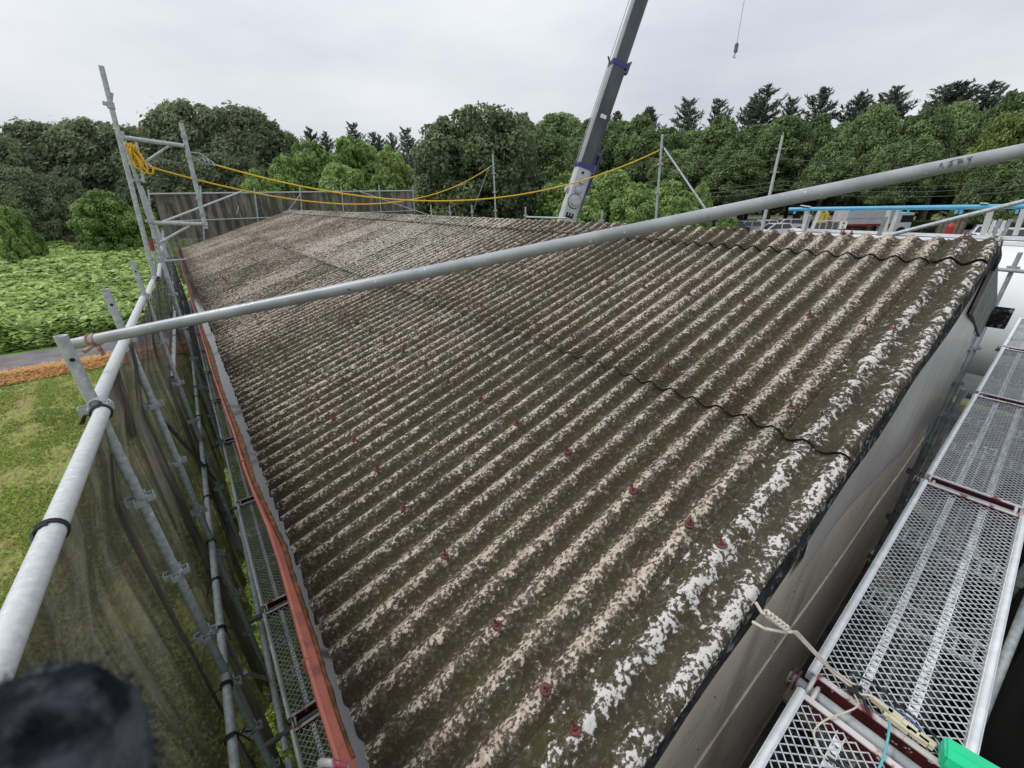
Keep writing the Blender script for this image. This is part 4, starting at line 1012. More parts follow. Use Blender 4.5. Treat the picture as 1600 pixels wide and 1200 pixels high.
for pts, m, nm, r in (([(1345, 1085), (1362, 1088), (1385, 1108)], 'cord_white', 'lead', .004), ([(1382, 1100), (1420, 1122), (1462, 1168), (1492, 1178)], 'cable_blue', 'lead', .0035), ([(1395, 1120), (1430, 1150), (1470, 1170), (1490, 1182)], 'cord_white', 'lead', .0025),
                      ([(1330, 1050), (1372, 1072), (1402, 1100), (1440, 1130), (1475, 1165)], 'rope_black', 'lead', .0035), ([(1390, 1128), (1388, 1150), (1382, 1178), (1372, 1205)], 'cable_teal', 'lead', .0035), ([(1335, 1085), (1338, 1105), (1290, 1125), (1272, 1145), (1282, 1175), (1300, 1190)], 'cord_white', 'lead', .0028), ([(1292, 1183), (1312, 1196), (1325, 1210)], 'rope_black', 'lead', .005)):
    P3 = [onZ(a, b, DT+.012+.01*math.sin(i*2)) for i, (a, b) in enumerate(pts)]
    # smooth through the points
    sm = []
    for i in range(len(P3)-1):
        p0, p1, p2, p3 = P3[max(i-1, 0)], P3[i], P3[i+1], P3[min(i+2, len(P3)-1)]
        for t in np.linspace(0, 1, 6, endpoint=False): sm.append(.5*((2*p1)+(p2-p0)*t+(2*p0-5*p1+4*p2-p3)*t*t+(3*p1-p0-3*p2+p3)*t**3))
    sm.append(P3[-1]); mb = MB(); mb.tube(sm, r, 7); mb.build(nm, M[m], o)
tie(onZ(1333, 1082, DT+.01), Vector((1, .5, 0)), 'black tape round the cord on the second walkway board', 77, .010, th=.006)
o = thing('green_case', onZ(1530, 1195, DT), 'emerald green plastic case at the lower right corner on the walkway', 'plastic case')
ga, gb = onZ(1475, 1175, DT+.03), onZ(1620, 1262, DT+.03); gd = (gb-ga).normalized(); gs = gd.cross(Vector((0, 0, 1)))
mb = MB(); mid = (ga+gb)/2
prof = [(-.036, -.03), (.036, -.03), (.040, .0), (.034, .026), (.006, .030), (.002, .024), (-.004, .030), (-.034, .026), (-.040, 0)]
for e in (ga, gb): mb.v += [tuple(e+gs*a+Vector((0, 0, b))) for a, b in prof]
K = len(prof); mb.f = [[i, (i+1) % K, K+(i+1) % K, K+i] for i in range(K)]+[list(range(K)), list(range(2*K-1, K-1, -1))]; mb.m = [0]*len(mb.f); mb.sm = [False]*len(mb.f); mb.build('shell', M['green_plastic'], o)
mb = MB(); mb.bar(ga-gd*.006, ga+gd*.006, .06, .045); mb.build('end_plug', simple('pale_green_plug', (.05, .55, .35), (.02, .5, .28), 20, .5), o)
# ---------------------------------------------------------------- gloved fingertip by the lens
def glove():
    c = P(*(ray(48, 1222)*.085)); n, m = 40, 28; mb = MB(); ax = (P(*(ray(60, 1330)*.10))-c).normalized()
    d, s, u = frame(ax); v = []; pts = []
    rg = np.random.default_rng(2)
    for j in range(m):
        t = j/(m-1); l = -0.0225+.085*t; rad = .0215*math.sqrt(max(0, 1-max(0, 1-t*2.6)**2)) if t < .385 else .0215+.004*(t-.385)
        for i in range(n):
            a = 2*PI*i/n; w = 1+.05*math.sin(3*a+j*.6)+.03*math.sin(7*a-j)+rg.normal(0, .012); v.append(c+d*l+s*(math.cos(a)*rad*w*1.10)+u*(math.sin(a)*rad*w*.9))
    f = [(j*n+i, j*n+(i+1) % n, (j+1)*n+(i+1) % n, (j+1)*n+i) for j in range(m-1) for i in range(n)]+[tuple(range(n)), tuple((m-1)*n+i for i in range(n))]
    mb.add(v, f, 0, True); o = mb.build('gloved_fingertip', M['glove'], None, c); tag(o, 'blurred dark navy gloved fingertip in the lower left corner', 'glove')
    # fleece fibres
    vv = np.array(v); k = 7000; id_ = rg.integers(0, len(vv), k); p = vv[id_]+rg.normal(0, .0012, (k, 3)); cc = np.array(c)+np.outer((vv[id_]-np.array(c))@np.array(d), np.array(d)); nn = vv[id_]-cc; nn /= np.linalg.norm(nn, axis=1)[:, None]+1e-9
    tip = p+nn*rg.uniform(.0002, .0011, k)[:, None]+rg.normal(0, .0004, (k, 3)); sd = rg.normal(0, .00025, (k, 3))
    V = np.stack([p-sd, p+sd, tip], 1).reshape(-1, 3)-np.array(c); me = mesh_np('fleece', V, np.arange(3*k), np.full(k, 3), [M['glove']]); f_ = link('fleece', me, o); f_['kind'] = 'stuff'
glove()
# ---------------------------------------------------------------- white tank behind the ridge
TR, TZ, TRAD = 11.3, -1.95, 1.19
tk = thing('white_tank', P(.5, TR, -H), 'long white rounded tank lying behind the ridge with handrails on top', 'tank')
mb = MB(); x0, x1 = -6.0, 4.05; n = 48
secs = [(x0, .86), (x0+.25, 1.0), (x1-.25, 1.0), (x1-.06, .93), (x1, .8)]
pts = [P(x, TR, TZ) for x, _ in secs]; mb.tube(pts, [TRAD*s for _, s in secs], n); mb.build('shell', M['white'], tk)
mb = MB(); mb.bar(P(x0+.1, TR-.15, TZ+TRAD+.02), P(x1-.05, TR-.15, TZ+TRAD+.02), .10, .05); mb.bar(P(x0+.1, TR-.42, TZ+TRAD-.05), P(x1-.05, TR-.42, TZ+TRAD-.05), .04, .05); mb.build('top_flange', M['white'], tk)
for x in (-4.5, -1.5, 1.2, 3.2):
    mb = MB(); mb.box(P(x-.08, TR-.9, -H), P(x+.08, TR+.9, TZ-.7)); mb.build('cradle', M['galv_old'], tk)
bt = onR(1233, 327, 10.8); be = onR(1700, 321, 10.8)
mb = MB(); mb.tube([bt, be], .037, 12); mb.build('blue_handrail', M['blue'], tk)
for (a, b, w) in (((1262, 327), (1256, 360), .09), ((1281, 328), (1268, 360), .05), ((1389, 328), (1382, 362), .06), ((1404, 328), (1390, 362), .05), ((1549, 326), (1536, 366), .075), ((1600, 326), (1586, 367), .06), ((1640, 326), (1624, 367), .06)):
    mb = MB(); mb.bar(onR(*a, 10.8), onR(*b, 10.95), w, .05); mb.build('rail_post', M['white_dull'], tk)
for (a, b, w) in (((1385, 338), (1373, 368), .07), ((1266, 336), (1258, 362), .05)):
    mb = MB(); mb.bar(onR(*a, 10.6), onR(*b, 10.7), w, .03); mb.build('grey_strut', M['galv_old'], tk)
for px in (1243, 1265, 1332, 1408, 1420, 1495, 1503, 1590):
    mb = MB(); mb.bar(onR(px, 327, 10.8), onR(px-2, 334, 10.8), .035, .03); mb.build('pipe_hanger', M['blue'], tk)
for (a, b) in (((1252, 318), (1262, 327)), ((1532, 314), (1540, 322))):
    mb = MB(); mb.bar(onR(a[0], a[1]+3, 10.8), onR(b[0]+4, b[1]-4, 10.8), .12, .012); mb.build('white_plate', M['white_dull'], tk)
# ---------------------------------------------------------------- crane
A0 = at(885, 345, 17.0); TIP = at(1329, -988, 20.0); bd = (TIP-A0).normalized(); A = A0-bd*2.2
crane = thing('crane', (A.x, A.y, 0), 'mobile crane behind the shed with its long dark boom raised out of the frame', 'crane')
view = Vector((0, 0, H))-A0; side = (view-bd*view.dot(bd)).normalized()
other = bd.cross(side).normalized()
if project(A0+other)[0] > project(A0)[0]: other = -other      # `other` points to the picture's left
_a = math.radians(15); side, other = (side*math.cos(_a)-other*math.sin(_a)).normalized(), (other*math.cos(_a)+side*math.sin(_a)).normalized()
def bp(yt):
    return min(((abs(project(A+bd*t)[1]-yt), t) for t in np.linspace(0, 22, 1500)))[1]
def boomsec(t0, t1, w, h, name, mat, ch=True):
    mb = MB(); pr = [(-w/2, -h*.30), (-w*.30, -h/2), (w*.30, -h/2), (w/2, -h*.30), (w/2, h*.42), (w*.42, h/2), (-w*.42, h/2), (-w/2, h*.42)]
    K = len(pr)
    for t in (t0, t1): mb.v += [tuple(A+bd*t+side*a+other*b) for a, b in pr]
    for i in range(K): mb.f.append([i, (i+1) % K, K+(i+1) % K, K+i]); mb.m.append(1 if i in (4, 5, 6) and ch else 0); mb.sm.append(False)  # these faces take the painted lit tone on dark sections
    mb.f += [list(range(K)), list(range(2*K-1, K-1, -1))]; mb.m += [0, 0]; mb.sm += [False, False]
    return mb.build(name, [M[mat], M['boom_lit_face'] if mat == 'boom_dark' else M['boom_white']], crane)
tA, tB, tC = bp(262), bp(103), 21.4
boomsec(0, tA, .50, .60, 'boom_base_section', 'boom_white')
boomsec(tA-.1, tB, .44, .55, 'boom_section', 'boom_dark')
boomsec(tB-.1, 16.5, .38, .48, 'boom_section', 'boom_dark')
boomsec(16.4, tC, .33, .42, 'boom_section', 'boom_dark')
for t, w, h in ((tA, .52, .62), (tB, .47, .58), (16.4, .40, .50)):
    mb = MB(); mb.obox(A+bd*t, bd, side, other, .075, w/2, h/2); mb.build('blue_collar', M['navy'], crane)
    mb = MB(); mb.obox(A+bd*(t+.02)-other*(h/2+.05), bd, side, other, .16, .10, .05)
    mb.tube([A+bd*(t-.05)+other*(h/2), A+bd*(t+.12)+other*(h/2+.14)], .03, 8); mb.tube([A+bd*(t-.1)-other*(h/2), A+bd*(t+.25)-other*(h/2+.12)], .035, 8); mb.build('cable_guide', M['galv_dark'], crane)
def onboom(px, py):          # position on the boom's near side face
    t = bp(py); return t
for py, r, off in ((284, .09, -.08), (298, .11, -.05), (315, .20, -.05)):
    t = bp(py); c = A+bd*t+side*.25-other*(-off-.06); mb = MB(); disc(mb, c-side*.01, side, r*1.32, .02, 24); mb.build('sheave_shade_ring', M['galv_dark'], crane); mb = MB(); disc(mb, c, side, r*1.15, .05, 24); disc(mb, c+side*.05, side, r*.80, .012, 20, 1); disc(mb, c+side*.05, side, r*.70, .06, 20); mb.build('sheave_cover', [M['boom_white'], M['galv_old']], crane)  # dark ring added behind each cover, painting a shaded gap round it
t = bp(272); mb = MB(); disc(mb, A+bd*t+side*.252+other*.05, side, .05, .006, 14); mb.build('opening', M['black'], crane)
mb = MB(); t = bp(300); disc(mb, A+bd*t+other*.30+side*.0, other, .13, .12, 16); mb.build('hose_reel', M['boom_white'], crane)
mb = MB(); t0_, t1_ = bp(300), bp(262); mb.bar(A+bd*t0_-other*.36, A+bd*(t1_+.5)-other*.42, .12, .10); mb.bar(A+bd*(t1_-.2)-other*.34, A+bd*(t1_+.75)-other*.50, .05, .05); mb.build('stowed_jib_bracket', M['navy'], crane)
mb = MB(); mb.bar(A+bd*bp(330)-other*.35, A+bd*bp(268)-other*.35, .12, .10); mb.build('black_hose_guard', M['galv_dark'], crane)
sgn = 1 if project(A+bd*5+other)[0] > project(A+bd*5)[0] else -1
text_on(crane, 'E', .38, A+bd*bp(337)+side*.254, bd, -1*other*sgn, M['black'], 'letter', .004, .018)
mb = MB(); t = bp(184); mb.obox(A+bd*t+side*.222+other*(-.02), bd, side, other, .06, .004, .11); mb.build('white_plate', M['white'], crane)
mb = MB(); mb.tube([A+bd*tA+other*.36, A+bd*tC+other*.30], .012, 6); mb.build('hoist_rope', M['galv_old'], crane)
mb = MB(); disc(mb, TIP+side*.15-other*.1, -side, .25, .3, 20); mb.build('head_sheave', M['galv_dark'], crane)
# carrier (mostly hidden behind the shed)
fw = Vector((bd.x, bd.y, 0)).normalized(); sdw = Vector((-fw.y, fw.x, 0)); cb = Vector((A.x, A.y, 0)); upz = Vector((0, 0, 1))
mb = MB(); mb.obox(cb+upz*.85, fw, sdw, upz, 3.4, 1.15, .25); mb.obox(cb-fw*.5+upz*1.35, fw, sdw, upz, 1.5, .9, .25); mb.obox(cb+fw*2.9+upz*1.15, fw, sdw, upz, .5, 1.1, .2); mb.build('chassis', M['boom_white'], crane)
mb = MB(); mb.obox(cb+sdw*.75+fw*.9+upz*1.95, fw, sdw, upz, .75, .38, .6); mb.build('cab', M['boom_white'], crane)
mb = MB(); mb.obox(cb+sdw*.75+fw*.95+upz*2.1, fw, sdw, upz, .76, .386, .33); mb.build('cab_glass', M['glass'], crane)
mb = MB(); mb.obox(cb+upz*1.9, fw, sdw, upz, .5, .42, .35); mb.build('turret', M['boom_white'], crane)
for a in (-2.2, 2.2):
    for b in (-1, 1):
        mb = MB(); c = cb+fw*a+sdw*b*.95+upz*.55; mb.tube([c, c+sdw*b*.35], .55, 24); mb.build('wheel', M['rubber'], crane)
# hook on its cable
hk = at(1148, 88, 20.0); hk.x, hk.y = TIP.x, TIP.y
hook = thing('crane_hook', hk, 'small crane hook hanging on a thin cable against the sky', 'hook')
HS = .62
mb = MB(); mb.tube([hk+Vector((0, 0, .5*HS)), TIP], .010, 6); mb.build('cable', M['galv_old'], hook)
mb = MB(); mb.obox(hk+Vector((0, 0, .38*HS)), Vector((1, 0, 0)), Vector((0, 1, 0)), Vector((0, 0, 1)), .085*HS, .07*HS, .20*HS); mb.tube([hk+Vector((0, 0, z*HS)) for z in (.16, .20, .56, .66)], [.03*HS, .075*HS, .075*HS, .02*HS], 10); mb.build('weight_block', M['galv_dark'], hook)
mb = MB(); mb.tube([hk+Vector((0, 0, .18*HS)), hk+Vector((0, 0, .08*HS))]+[hk+HS*Vector((CR[1]*.075*math.sin(a)*-1, CR[0]*.075*math.sin(a)*-1, -.075*math.cos(a))) for a in np.linspace(2.6, -1.5, 12)], [.024*HS]*2+[q*HS for q in np.linspace(.026, .014, 12)], 8); mb.build('hook', M['galv_dark'], hook)
# ---------------------------------------------------------------- parked cars, truck, yard things beyond the tank
def car(loc, ang, paint, label, estate=False, s=1.0):
    root = thing('parked_car', (0, 0, 0), label, 'car', 'cars parked beyond the tank')
    L, W = 4.4*s, 1.72*s
    mb = MB()
    low = [(-L/2, .35), (-L/2, .78), (-L/2+.12, .92), (-.95, .98), (1.05, .95), (L/2-.15, .72), (L/2, .58), (L/2, .32), (1.75, .22), (-1.75, .22)]
    K = len(low)
    for y, sc in ((-W/2, .97), (-W/2+.1, 1), (W/2-.1, 1), (W/2, .97)):
        mb.v += [(x*sc, y, z) for x, z in low]
    for j in range(3):
        for i in range(K): mb.f.append([j*K+i, j*K+(i+1) % K, (j+1)*K+(i+1) % K, (j+1)*K+i]); mb.m.append(0); mb.sm.append(False)
    mb.f += [list(range(K)), [3*K+i for i in range(K)][::-1]]; mb.m += [0, 0]; mb.sm += [False]*2
    mb.build('body', M[paint], root)
    rear = -1.95 if estate else -1.45
    base = [(rear-.1, .95), (1.25, .93)]; top = [(rear+.25, 1.45), (.45, 1.46)]
    mb = MB(); y0, y1 = W/2-.10, W/2-.26
    v = [(base[0][0], -y0, base[0][1]), (base[1][0], -y0, base[1][1]), (base[1][0], y0, base[1][1]), (base[0][0], y0, base[0][1]), (top[0][0], -y1, top[0][1]), (top[1][0], -y1, top[1][1]), (top[1][0], y1, top[1][1]), (top[0][0], y1, top[0][1])]
    mb.add(v, [(0, 1, 5, 4), (1, 2, 6, 5), (2, 3, 7, 6), (3, 0, 4, 7)]); mb.build('windows', M['glass'], root)
    mb = MB(); mb.obox(Vector(((top[0][0]+top[1][0])/2, 0, 1.475)), Vector((1, 0, 0)), Vector((0, 1, 0)), Vector((0, 0, 1)), (top[1][0]-top[0][0])/2+.05, y1+.03, .03); mb.build('roof', M[paint], root)
    V = [Vector(q) for q in v]
    for a, b in ((0, 4), (1, 5), (2, 6), (3, 7)):
        mb = MB(); mb.bar(V[a], V[b], .07, .07); mb.build('pillar', M[paint], root)
    for sy in (-1, 1):
        mb = MB(); mb.bar(Vector((-.25, sy*y0, .95)), Vector((-.3, sy*y1, 1.46)), .07, .05); mb.build('pillar', M[paint], root)
    for x in (-1.35, 1.35):
        for sy in (-1, 1):
            mb = MB(); c = Vector((x*s, sy*(W/2-.18), .32)); mb.tube([c, c+Vector((0, sy*.2, 0))], .32, 20); w_ = mb.build('wheel', M['rubber'], root); mb = MB(); mb.tube([c+Vector((0, sy*.19, 0)), c+Vector((0, sy*.21, 0))], .19, 14); mb.build('rim', M['car_grey'], w_)
    for sy in (-1, 1):
        mb = MB(); mb.obox(Vector((L/2-.06, sy*.62, .62)), Vector((1, 0, 0)), Vector((0, 1, 0)), Vector((0, 0, 1)), .06, .18, .08); mb.build('headlight', M['lamp'], root)
        mb = MB(); mb.obox(Vector((-L/2+.02, sy*.66, .75)), Vector((1, 0, 0)), Vector((0, 1, 0)), Vector((0, 0, 1)), .04, .12, .09); mb.build('tail_light', M['tail'], root)
    root.location = loc; root.rotation_euler = (0, 0, ang); return root
def gz(px, d, lift=0): p = at(px, 345, d); p.z = lift; return p
car(gz(1140, 58), 2.5, 'car_dark', 'dark car half hidden by the ridge, left end of the parked row')
car(gz(1168, 60), 2.45, 'car_grey', 'silver car second from the left in the parked row')
car(gz(1194, 63), 2.45, 'car_white', 'white car in the middle of the parked row')
car(gz(1228, 66), 2.4, 'car_white', 'white estate car nearest the white sign post', True)
car(gz(1214, 56), 2.5, 'car_white', 'white car low behind the ridge crests')
car(gz(1545, 60), .15, 'car_white', 'white car right of the red cylinder', True)
car(gz(1590, 56), .1, 'car_white', 'white car at the right edge of the frame')
car(gz(1508, 64), .15, 'car_white', 'white car beside the red cylinder, left one of three')
# box truck
TD = 60
ta, tb = at(1312, 340, TD), at(1386, 340, TD+3); td = Vector((tb.x-ta.x, tb.y-ta.y, 0)); TL = td.length; td.normalize(); tn = Vector((-td.y, td.x, 0)); tc_ = Vector(((ta.x+tb.x)/2, (ta.y+tb.y)/2, 0))
trk = thing('box_truck', tc_, 'pale grey box truck parked lengthways behind the blue rail', 'truck')
tz = at(1340, 325, TD).z; bz = at(1340, 350, TD).z
mb = MB(); mb.obox(tc_+upz*((tz+bz)/2), td, tn, upz, TL/2, 1.1, (tz-bz)/2); mb.build('cargo_box', M['van_box'], trk)
mb = MB(); mb.obox(tc_+upz*(bz+.6)-tn*1.115, td, tn, upz, TL/2, .015, .03); mb.obox(tc_+upz*(bz+.6)+tn*1.115, td, tn, upz, TL/2, .015, .03); mb.build('trim_strip', M['galv'], trk)
mb = MB(); mb.obox(tc_+upz*(bz-.12), td, tn, upz, TL/2, .9, .1); mb.build('red_underframe', M['tail'], trk)
mb = MB(); mb.obox(tc_+td*(TL/2+1.0)+upz*1.4, td, tn, upz, .9, 1.05, 1.0); mb.build('cab', M['white_dull'], trk)
mb = MB(); mb.obox(tc_+td*(TL/2+1.3)+upz*1.8, td, tn, upz, .62, 1.06, .35); mb.build('cab_window', M['glass'], trk)
for a in (-TL*.2, -TL*.33, TL/2+1.0):
    for b in (-1, 1):
        mb = MB(); c = tc_+td*a+tn*b*.8+upz*.5; mb.tube([c, c+tn*b*.3], .5, 20); mb.build('wheel', M['rubber'], trk)
# yellow machine
yp = gz(1285, 58); ym = thing('yellow_digger', yp, 'small yellow machine with a bent arm left of the box truck', 'digger')
q = lambda a, b, d=58: at(a, b, d)
mb = MB(); mb.bar(q(1275, 343), q(1293, 343), 1.2, 1.3); mb.build('machine_body', M['yellow'], ym)
mb = MB(); mb.tube([q(1276, 341), q(1281, 332), q(1290, 329), q(1295, 341)], .16, 8); mb.tube([q(1278, 336), q(1286, 326)], .22, 8); mb.build('arm', M['yellow'], ym)
mb = MB(); mb.obox(Vector((yp.x, yp.y, .35)), Vector((1, 0, 0)), Vector((0, 1, 0)), upz, 1.0, .8, .35); mb.build('track', M['rubber'], ym)
mb = MB(); mb.obox(q(1283, 339), Vector((1, 0, 0)), Vector((0, 1, 0)), upz, .5, .5, .3); mb.build('engine_cover', M['galv_dark'], ym)
# fences
def panel_fence(px0, px1, ytop, d0, d1, nP, label, mat, post_mat, name='panel_fence'):
    a, b = at(px0, ytop, d0), at(px1, ytop, d1); zt = (a.z+b.z)/2; a.z = b.z = 0
    f = thing(name, (a+b)/2, label, 'fence')
    for i in range(nP):
        p = a+(b-a)*(i/nP); q_ = a+(b-a)*((i+1)/nP); mb = MB(); d = (q_-p).normalized(); mb.bar(p+d*.06+upz*zt*.5, q_-d*.06+upz*zt*.5, .04, zt*.92, up=(0, 0, 1)); mb.build('panel', M[mat], f)
    for i in range(nP+1):
        p = a+(b-a)*(i/nP); mb = MB(); mb.bar(p, p+upz*(zt+.02), .09, .09); mb.build('fence_post', M[post_mat], f)
    mb = MB(); mb.bar(a+upz*zt, b+upz*zt, .08, .07, up=(0, 0, 1)); mb.build('top_rail', M[post_mat], f)
    return f
panel_fence(1272, 1312, 345, 34, 36, 4, 'brown panelled fence with pale frames before the truck', 'fence_wood', 'white_dull')
panel_fence(1120, 1180, 345, 68, 74, 8, 'low pale fence behind the parked row', 'galv_old', 'galv_old', 'low_fence')
panel_fence(1471, 1512, 341, 38, 37, 5, 'brown slatted screen beside the red cylinder', 'fence_wood', 'bark', 'slatted_screen')
c = at(1487, 352, 36); mb = MB(); mb.tube([Vector((c.x, c.y, 0)), Vector((c.x, c.y, at(1487, 356, 36).z)), Vector((c.x, c.y, c.z+.03)), Vector((c.x, c.y, c.z+.12))], [.17, .17, .17, .06], 14); tag(mb.build('red_cylinder', M['red'], None, (c.x, c.y, 0)), 'red cylinder standing by the brown screen', 'cylinder')
for (px, py, d, w, lab) in ((1262, 335, 40, .9, 'small white sign with a dark mark on the left rail post'), (1544, 342, 40, .5, 'small white board left of the white frames')):
    c = at(px, py, d); s_ = thing('sign', (c.x, c.y, 0), lab, 'sign'); mb = MB(); mb.bar(c-Vector((.3, 0, 0)), c+Vector((.3, 0, 0)), .03, w, up=(0, 0, 1)); mb.build('board', M['white_dull'], s_); mb = MB(); mb.tube([Vector((c.x, c.y, 0)), c], .04, 8); mb.build('sign_post', M['galv_old'], s_)
c = onR(1317.5, 352, 8.2); s_ = thing('marker_flag', (c.x, c.y, .3), 'tiny white tag with a red mark above the ridge', 'tag'); mb = MB(); ar = P(1, 0, -H); mb.bar(c-Vector((0, .045, 0)), c+Vector((0, .045, 0)), .006, .11, up=(0, 0, 1)); mb.build('tag_plate', M['white_dull'], s_); mb = MB(); mb.bar(c-Vector((.008, .015, -.035)), c+Vector((-.008, .015, .035)), .006, .02, up=(0, 0, 1)); mb.build('red_mark', M['red'], s_); mb = MB(); mb.tube([Vector((c.x, c.y, .02)), c], .008, 6); mb.build('stem', M['galv_dark'], s_)
wf = thing('panel_stack', gz(1565, 44), 'white and grey stacked frames right of the slatted screen', 'frames'); p0 = at(1546, 340, 44); p1 = at(1585, 340, 44)
for i in range(5):
    a = p0+(p1-p0)*(i/5); b = p0+(p1-p0)*((i+.85)/5); zz = p0.z-.1*(i % 2); mb = MB(); mb.bar(Vector((a.x, a.y, zz/2)), Vector((b.x, b.y, zz/2)), .05, zz*.95, up=(0, 0, 1)); mb.build('frame_panel', M['white_dull' if i % 2 else 'galv_old'], wf)
# utility poles and wires
def upole(px_t, py_t, px_b, d, label):
    t = at(px_t, py_t, d); b = Vector((t.x, t.y, 0)); o = thing('utility_pole', b, label, 'utility pole', 'utility poles'); mb = MB(); mb.tube([b, t], [.15, .09], 14); mb.build('pole', M['concrete_pole'], o)
    for k, z in enumerate((-.9, -2.6)):
        mb = MB(); mb.bar(t+Vector((-.25, .2, z)), t+Vector((.35, -.2, z)), .09, .09); mb.build('bracket', M['galv_old'], o)
    mb = MB(); mb.tube([t+Vector((.0, 0, 0)), t+Vector((0, 0, .25))], .05, 8); mb.build('cap', M['galv_old'], o); return t
t1 = upole(1223, 212, 1200, 44, 'concrete utility pole in front of the green trees')
for i, (y0, y1, y2) in enumerate(((253, 250, 243), (287, 285, 281), (293, 292, 290), (299, 299, 299))):
    a, b, c = at(1010, y0+2, 50), at(1222, y1-3, 44), at(1640, y2-6, 50)
    pts = [a*(1-t)+b*t-Vector((0, 0, 4*.5*t*(1-t))) for t in np.linspace(0, 1, 14)]+[b*(1-t)+c*t-Vector((0, 0, 4*.6*t*(1-t))) for t in np.linspace(0, 1, 14)][1:]
    mb = MB(); mb.tube(pts, .020, 5); tag(mb.build('overhead_wire', M['galv_dark'], None, b), '%s overhead wire from the top before the right trees' % ORD[i], 'wire', 'overhead wires')
# verge grass, hedge
def strip(name, px0, px1, d0, d1, w, mat, z, label, kind='structure'):
    a, b = at(px0, 345, d0), at(px1, 345, d1); a.z = b.z = z; d = (b-a).normalized(); s_ = Vector((-d.y, d.x, 0))*w; mb = MB(); mb.add([a, b, b+s_, a+s_], [(0, 1, 2, 3)]); return tag(mb.build(name, mat), label, None, None, kind)
strip('grass_verge', 1000, 1900, 66, 84, 40, simple('dry_verge', (.10, .12, .03), (.20, .17, .06), 1.5, .9, bump=.6, bs=8), .03, 'grass verge below the park trees')
# ---------------------------------------------------------------- vegetation
def blob_points(n, rg):
    v = rg.normal(0, 1, (n, 3)); return v/np.linalg.norm(v, axis=1)[:, None]
def crown(name, kind, n_lobes, n_leaf, leaf, mat, seed, asp=1.0, lobe_r=.28, five=False, jag=.0, keep_low=-.55, shear=0.0, core=True):
    """crown of unit half-width 1 and height 2 (z 0..2); lobes on a shell, leaves on the lobes"""
    rg = np.random.default_rng(seed)
    th = rg.uniform(0, 2*PI, n_lobes*3); t = rg.uniform(0, 1, n_lobes*3)
    if kind == 'oval':   prof = lambda z: np.sqrt(np.clip(1-np.abs((z-.72)/1.30)**2.1, 0, 1))*np.where(z > .72, (1-.18*np.clip((z-.9), 0, 1)), 1)
    elif kind == 'point': prof = lambda z: np.clip(1.02-(z/2.05)**1.5, 0, 1)**.75*np.clip(z/.25+.45, 0, 1)
    elif kind == 'round': prof = lambda z: np.sqrt(np.clip(1-((z-.95)/1.06)**2, 0, 1))
    elif kind == 'mound': prof = lambda z: np.sqrt(np.clip(1-(z/1.95)**2, 0, 1))
    zl = t*1.98; rl = prof(zl)*rg.uniform(.62, .96, len(zl))
    lc = np.stack([np.cos(th)*rl, np.sin(th)*rl, zl], 1)
    lr = lobe_r*rg.uniform(.55, 1.25, len(zl))*np.clip(prof(zl)+.25, .3, 1)
    # thin out to n_lobes by spacing
    keep = []
    for i in range(len(lc)):
        if all(np.linalg.norm(lc[i]-lc[j]) > .55*max(lr[i], lr[j]) for j in keep): keep.append(i)
        if len(keep) >= n_lobes: break
    lc, lr = lc[keep], lr[keep]; m = len(keep)
    ctr = np.array([0, 0, .8]); out = lc-ctr; out /= np.linalg.norm(out, axis=1)[:, None]
    w = lr**2; w /= w.sum(); li = rg.choice(m, n_leaf, p=w); dirs = blob_points(n_leaf, rg)
    dt = (dirs*out[li]).sum(1); flip = dt < keep_low; dirs[flip] *= -1
    # flatter lobes: leaves follow the outward side
    rad = lr[li]*(1-rg.exponential(.10, n_leaf)).clip(.3, 1.0)*(1+jag*rg.exponential(.6, n_leaf))
    c = lc[li]+dirs*rad[:, None]*np.array([1, 1, .85]); nr = dirs*.8+rg.normal(0, .45, (n_leaf, 3))+np.array([0, 0, .25]); nr /= np.linalg.norm(nr, axis=1)[:, None]
    c[:, 0] += shear*c[:, 2]; c[:, 2] = np.clip(c[:, 2], -.05, 9)
    lobetint = rg.normal(0, .16, m)
    tint = np.clip(.45+lobetint[li]+rg.normal(0, .22, n_leaf), 0, 1)
    # some inner foliage so that no hole shows through the middle
    ni = n_leaf//6; zi = rg.uniform(.1, 1.75, ni); ai = rg.uniform(0, 2*PI, ni); ri = prof(zi)*rg.uniform(0, .72, ni)
    sel = rg.choice(n_leaf, ni, replace=False); c[sel] = np.stack([np.cos(ai)*ri+shear*zi, np.sin(ai)*ri, zi], 1); sz = leaf*rg.uniform(.6, 1.35, n_leaf); sz[sel] *= 2.2
    al = None
    if kind == 'round' and shear > 0: al = np.array([.75, .1, .65])+rg.normal(0, .35, (n_leaf, 3))
    v, k = leaves(c, nr, sz, asp, rg, five, al)
    cnt = np.full(n_leaf, k); fl = np.arange(k*n_leaf); tv = np.repeat(tint, k)
    return mesh_np(name, v, fl, cnt, [mat], attrs={'tint': tv})
def trunk_mesh(h, r, seed, limbs=5, mat='bark'):
    rg = random.Random(seed); mb = MB(); top = Vector((rg.uniform(-.05, .05)*h, rg.uniform(-.05, .05)*h, h))
    mb.tube([Vector((0, 0, 0)), Vector((0, 0, h*.2)), top*.6, top], [r*1.3, r, r*.75, r*.3], 10)
    for i in range(limbs):
        t = rg.uniform(.3, .85); a = rg.uniform(0, 6.3); p = top*t; L = h*rg.uniform(.2, .4); mb.tube([p, p+Vector((math.cos(a)*L*.6, math.sin(a)*L*.6, L*.35)), p+Vector((math.cos(a)*L, math.sin(a)*L, L*.8))], [r*.45, r*.3, r*.1], 6)
    o = mb.build('t', M[mat]); me = o.data; bpy.data.objects.remove(o); return me
TRK = trunk_mesh(1.0, .035, 1)
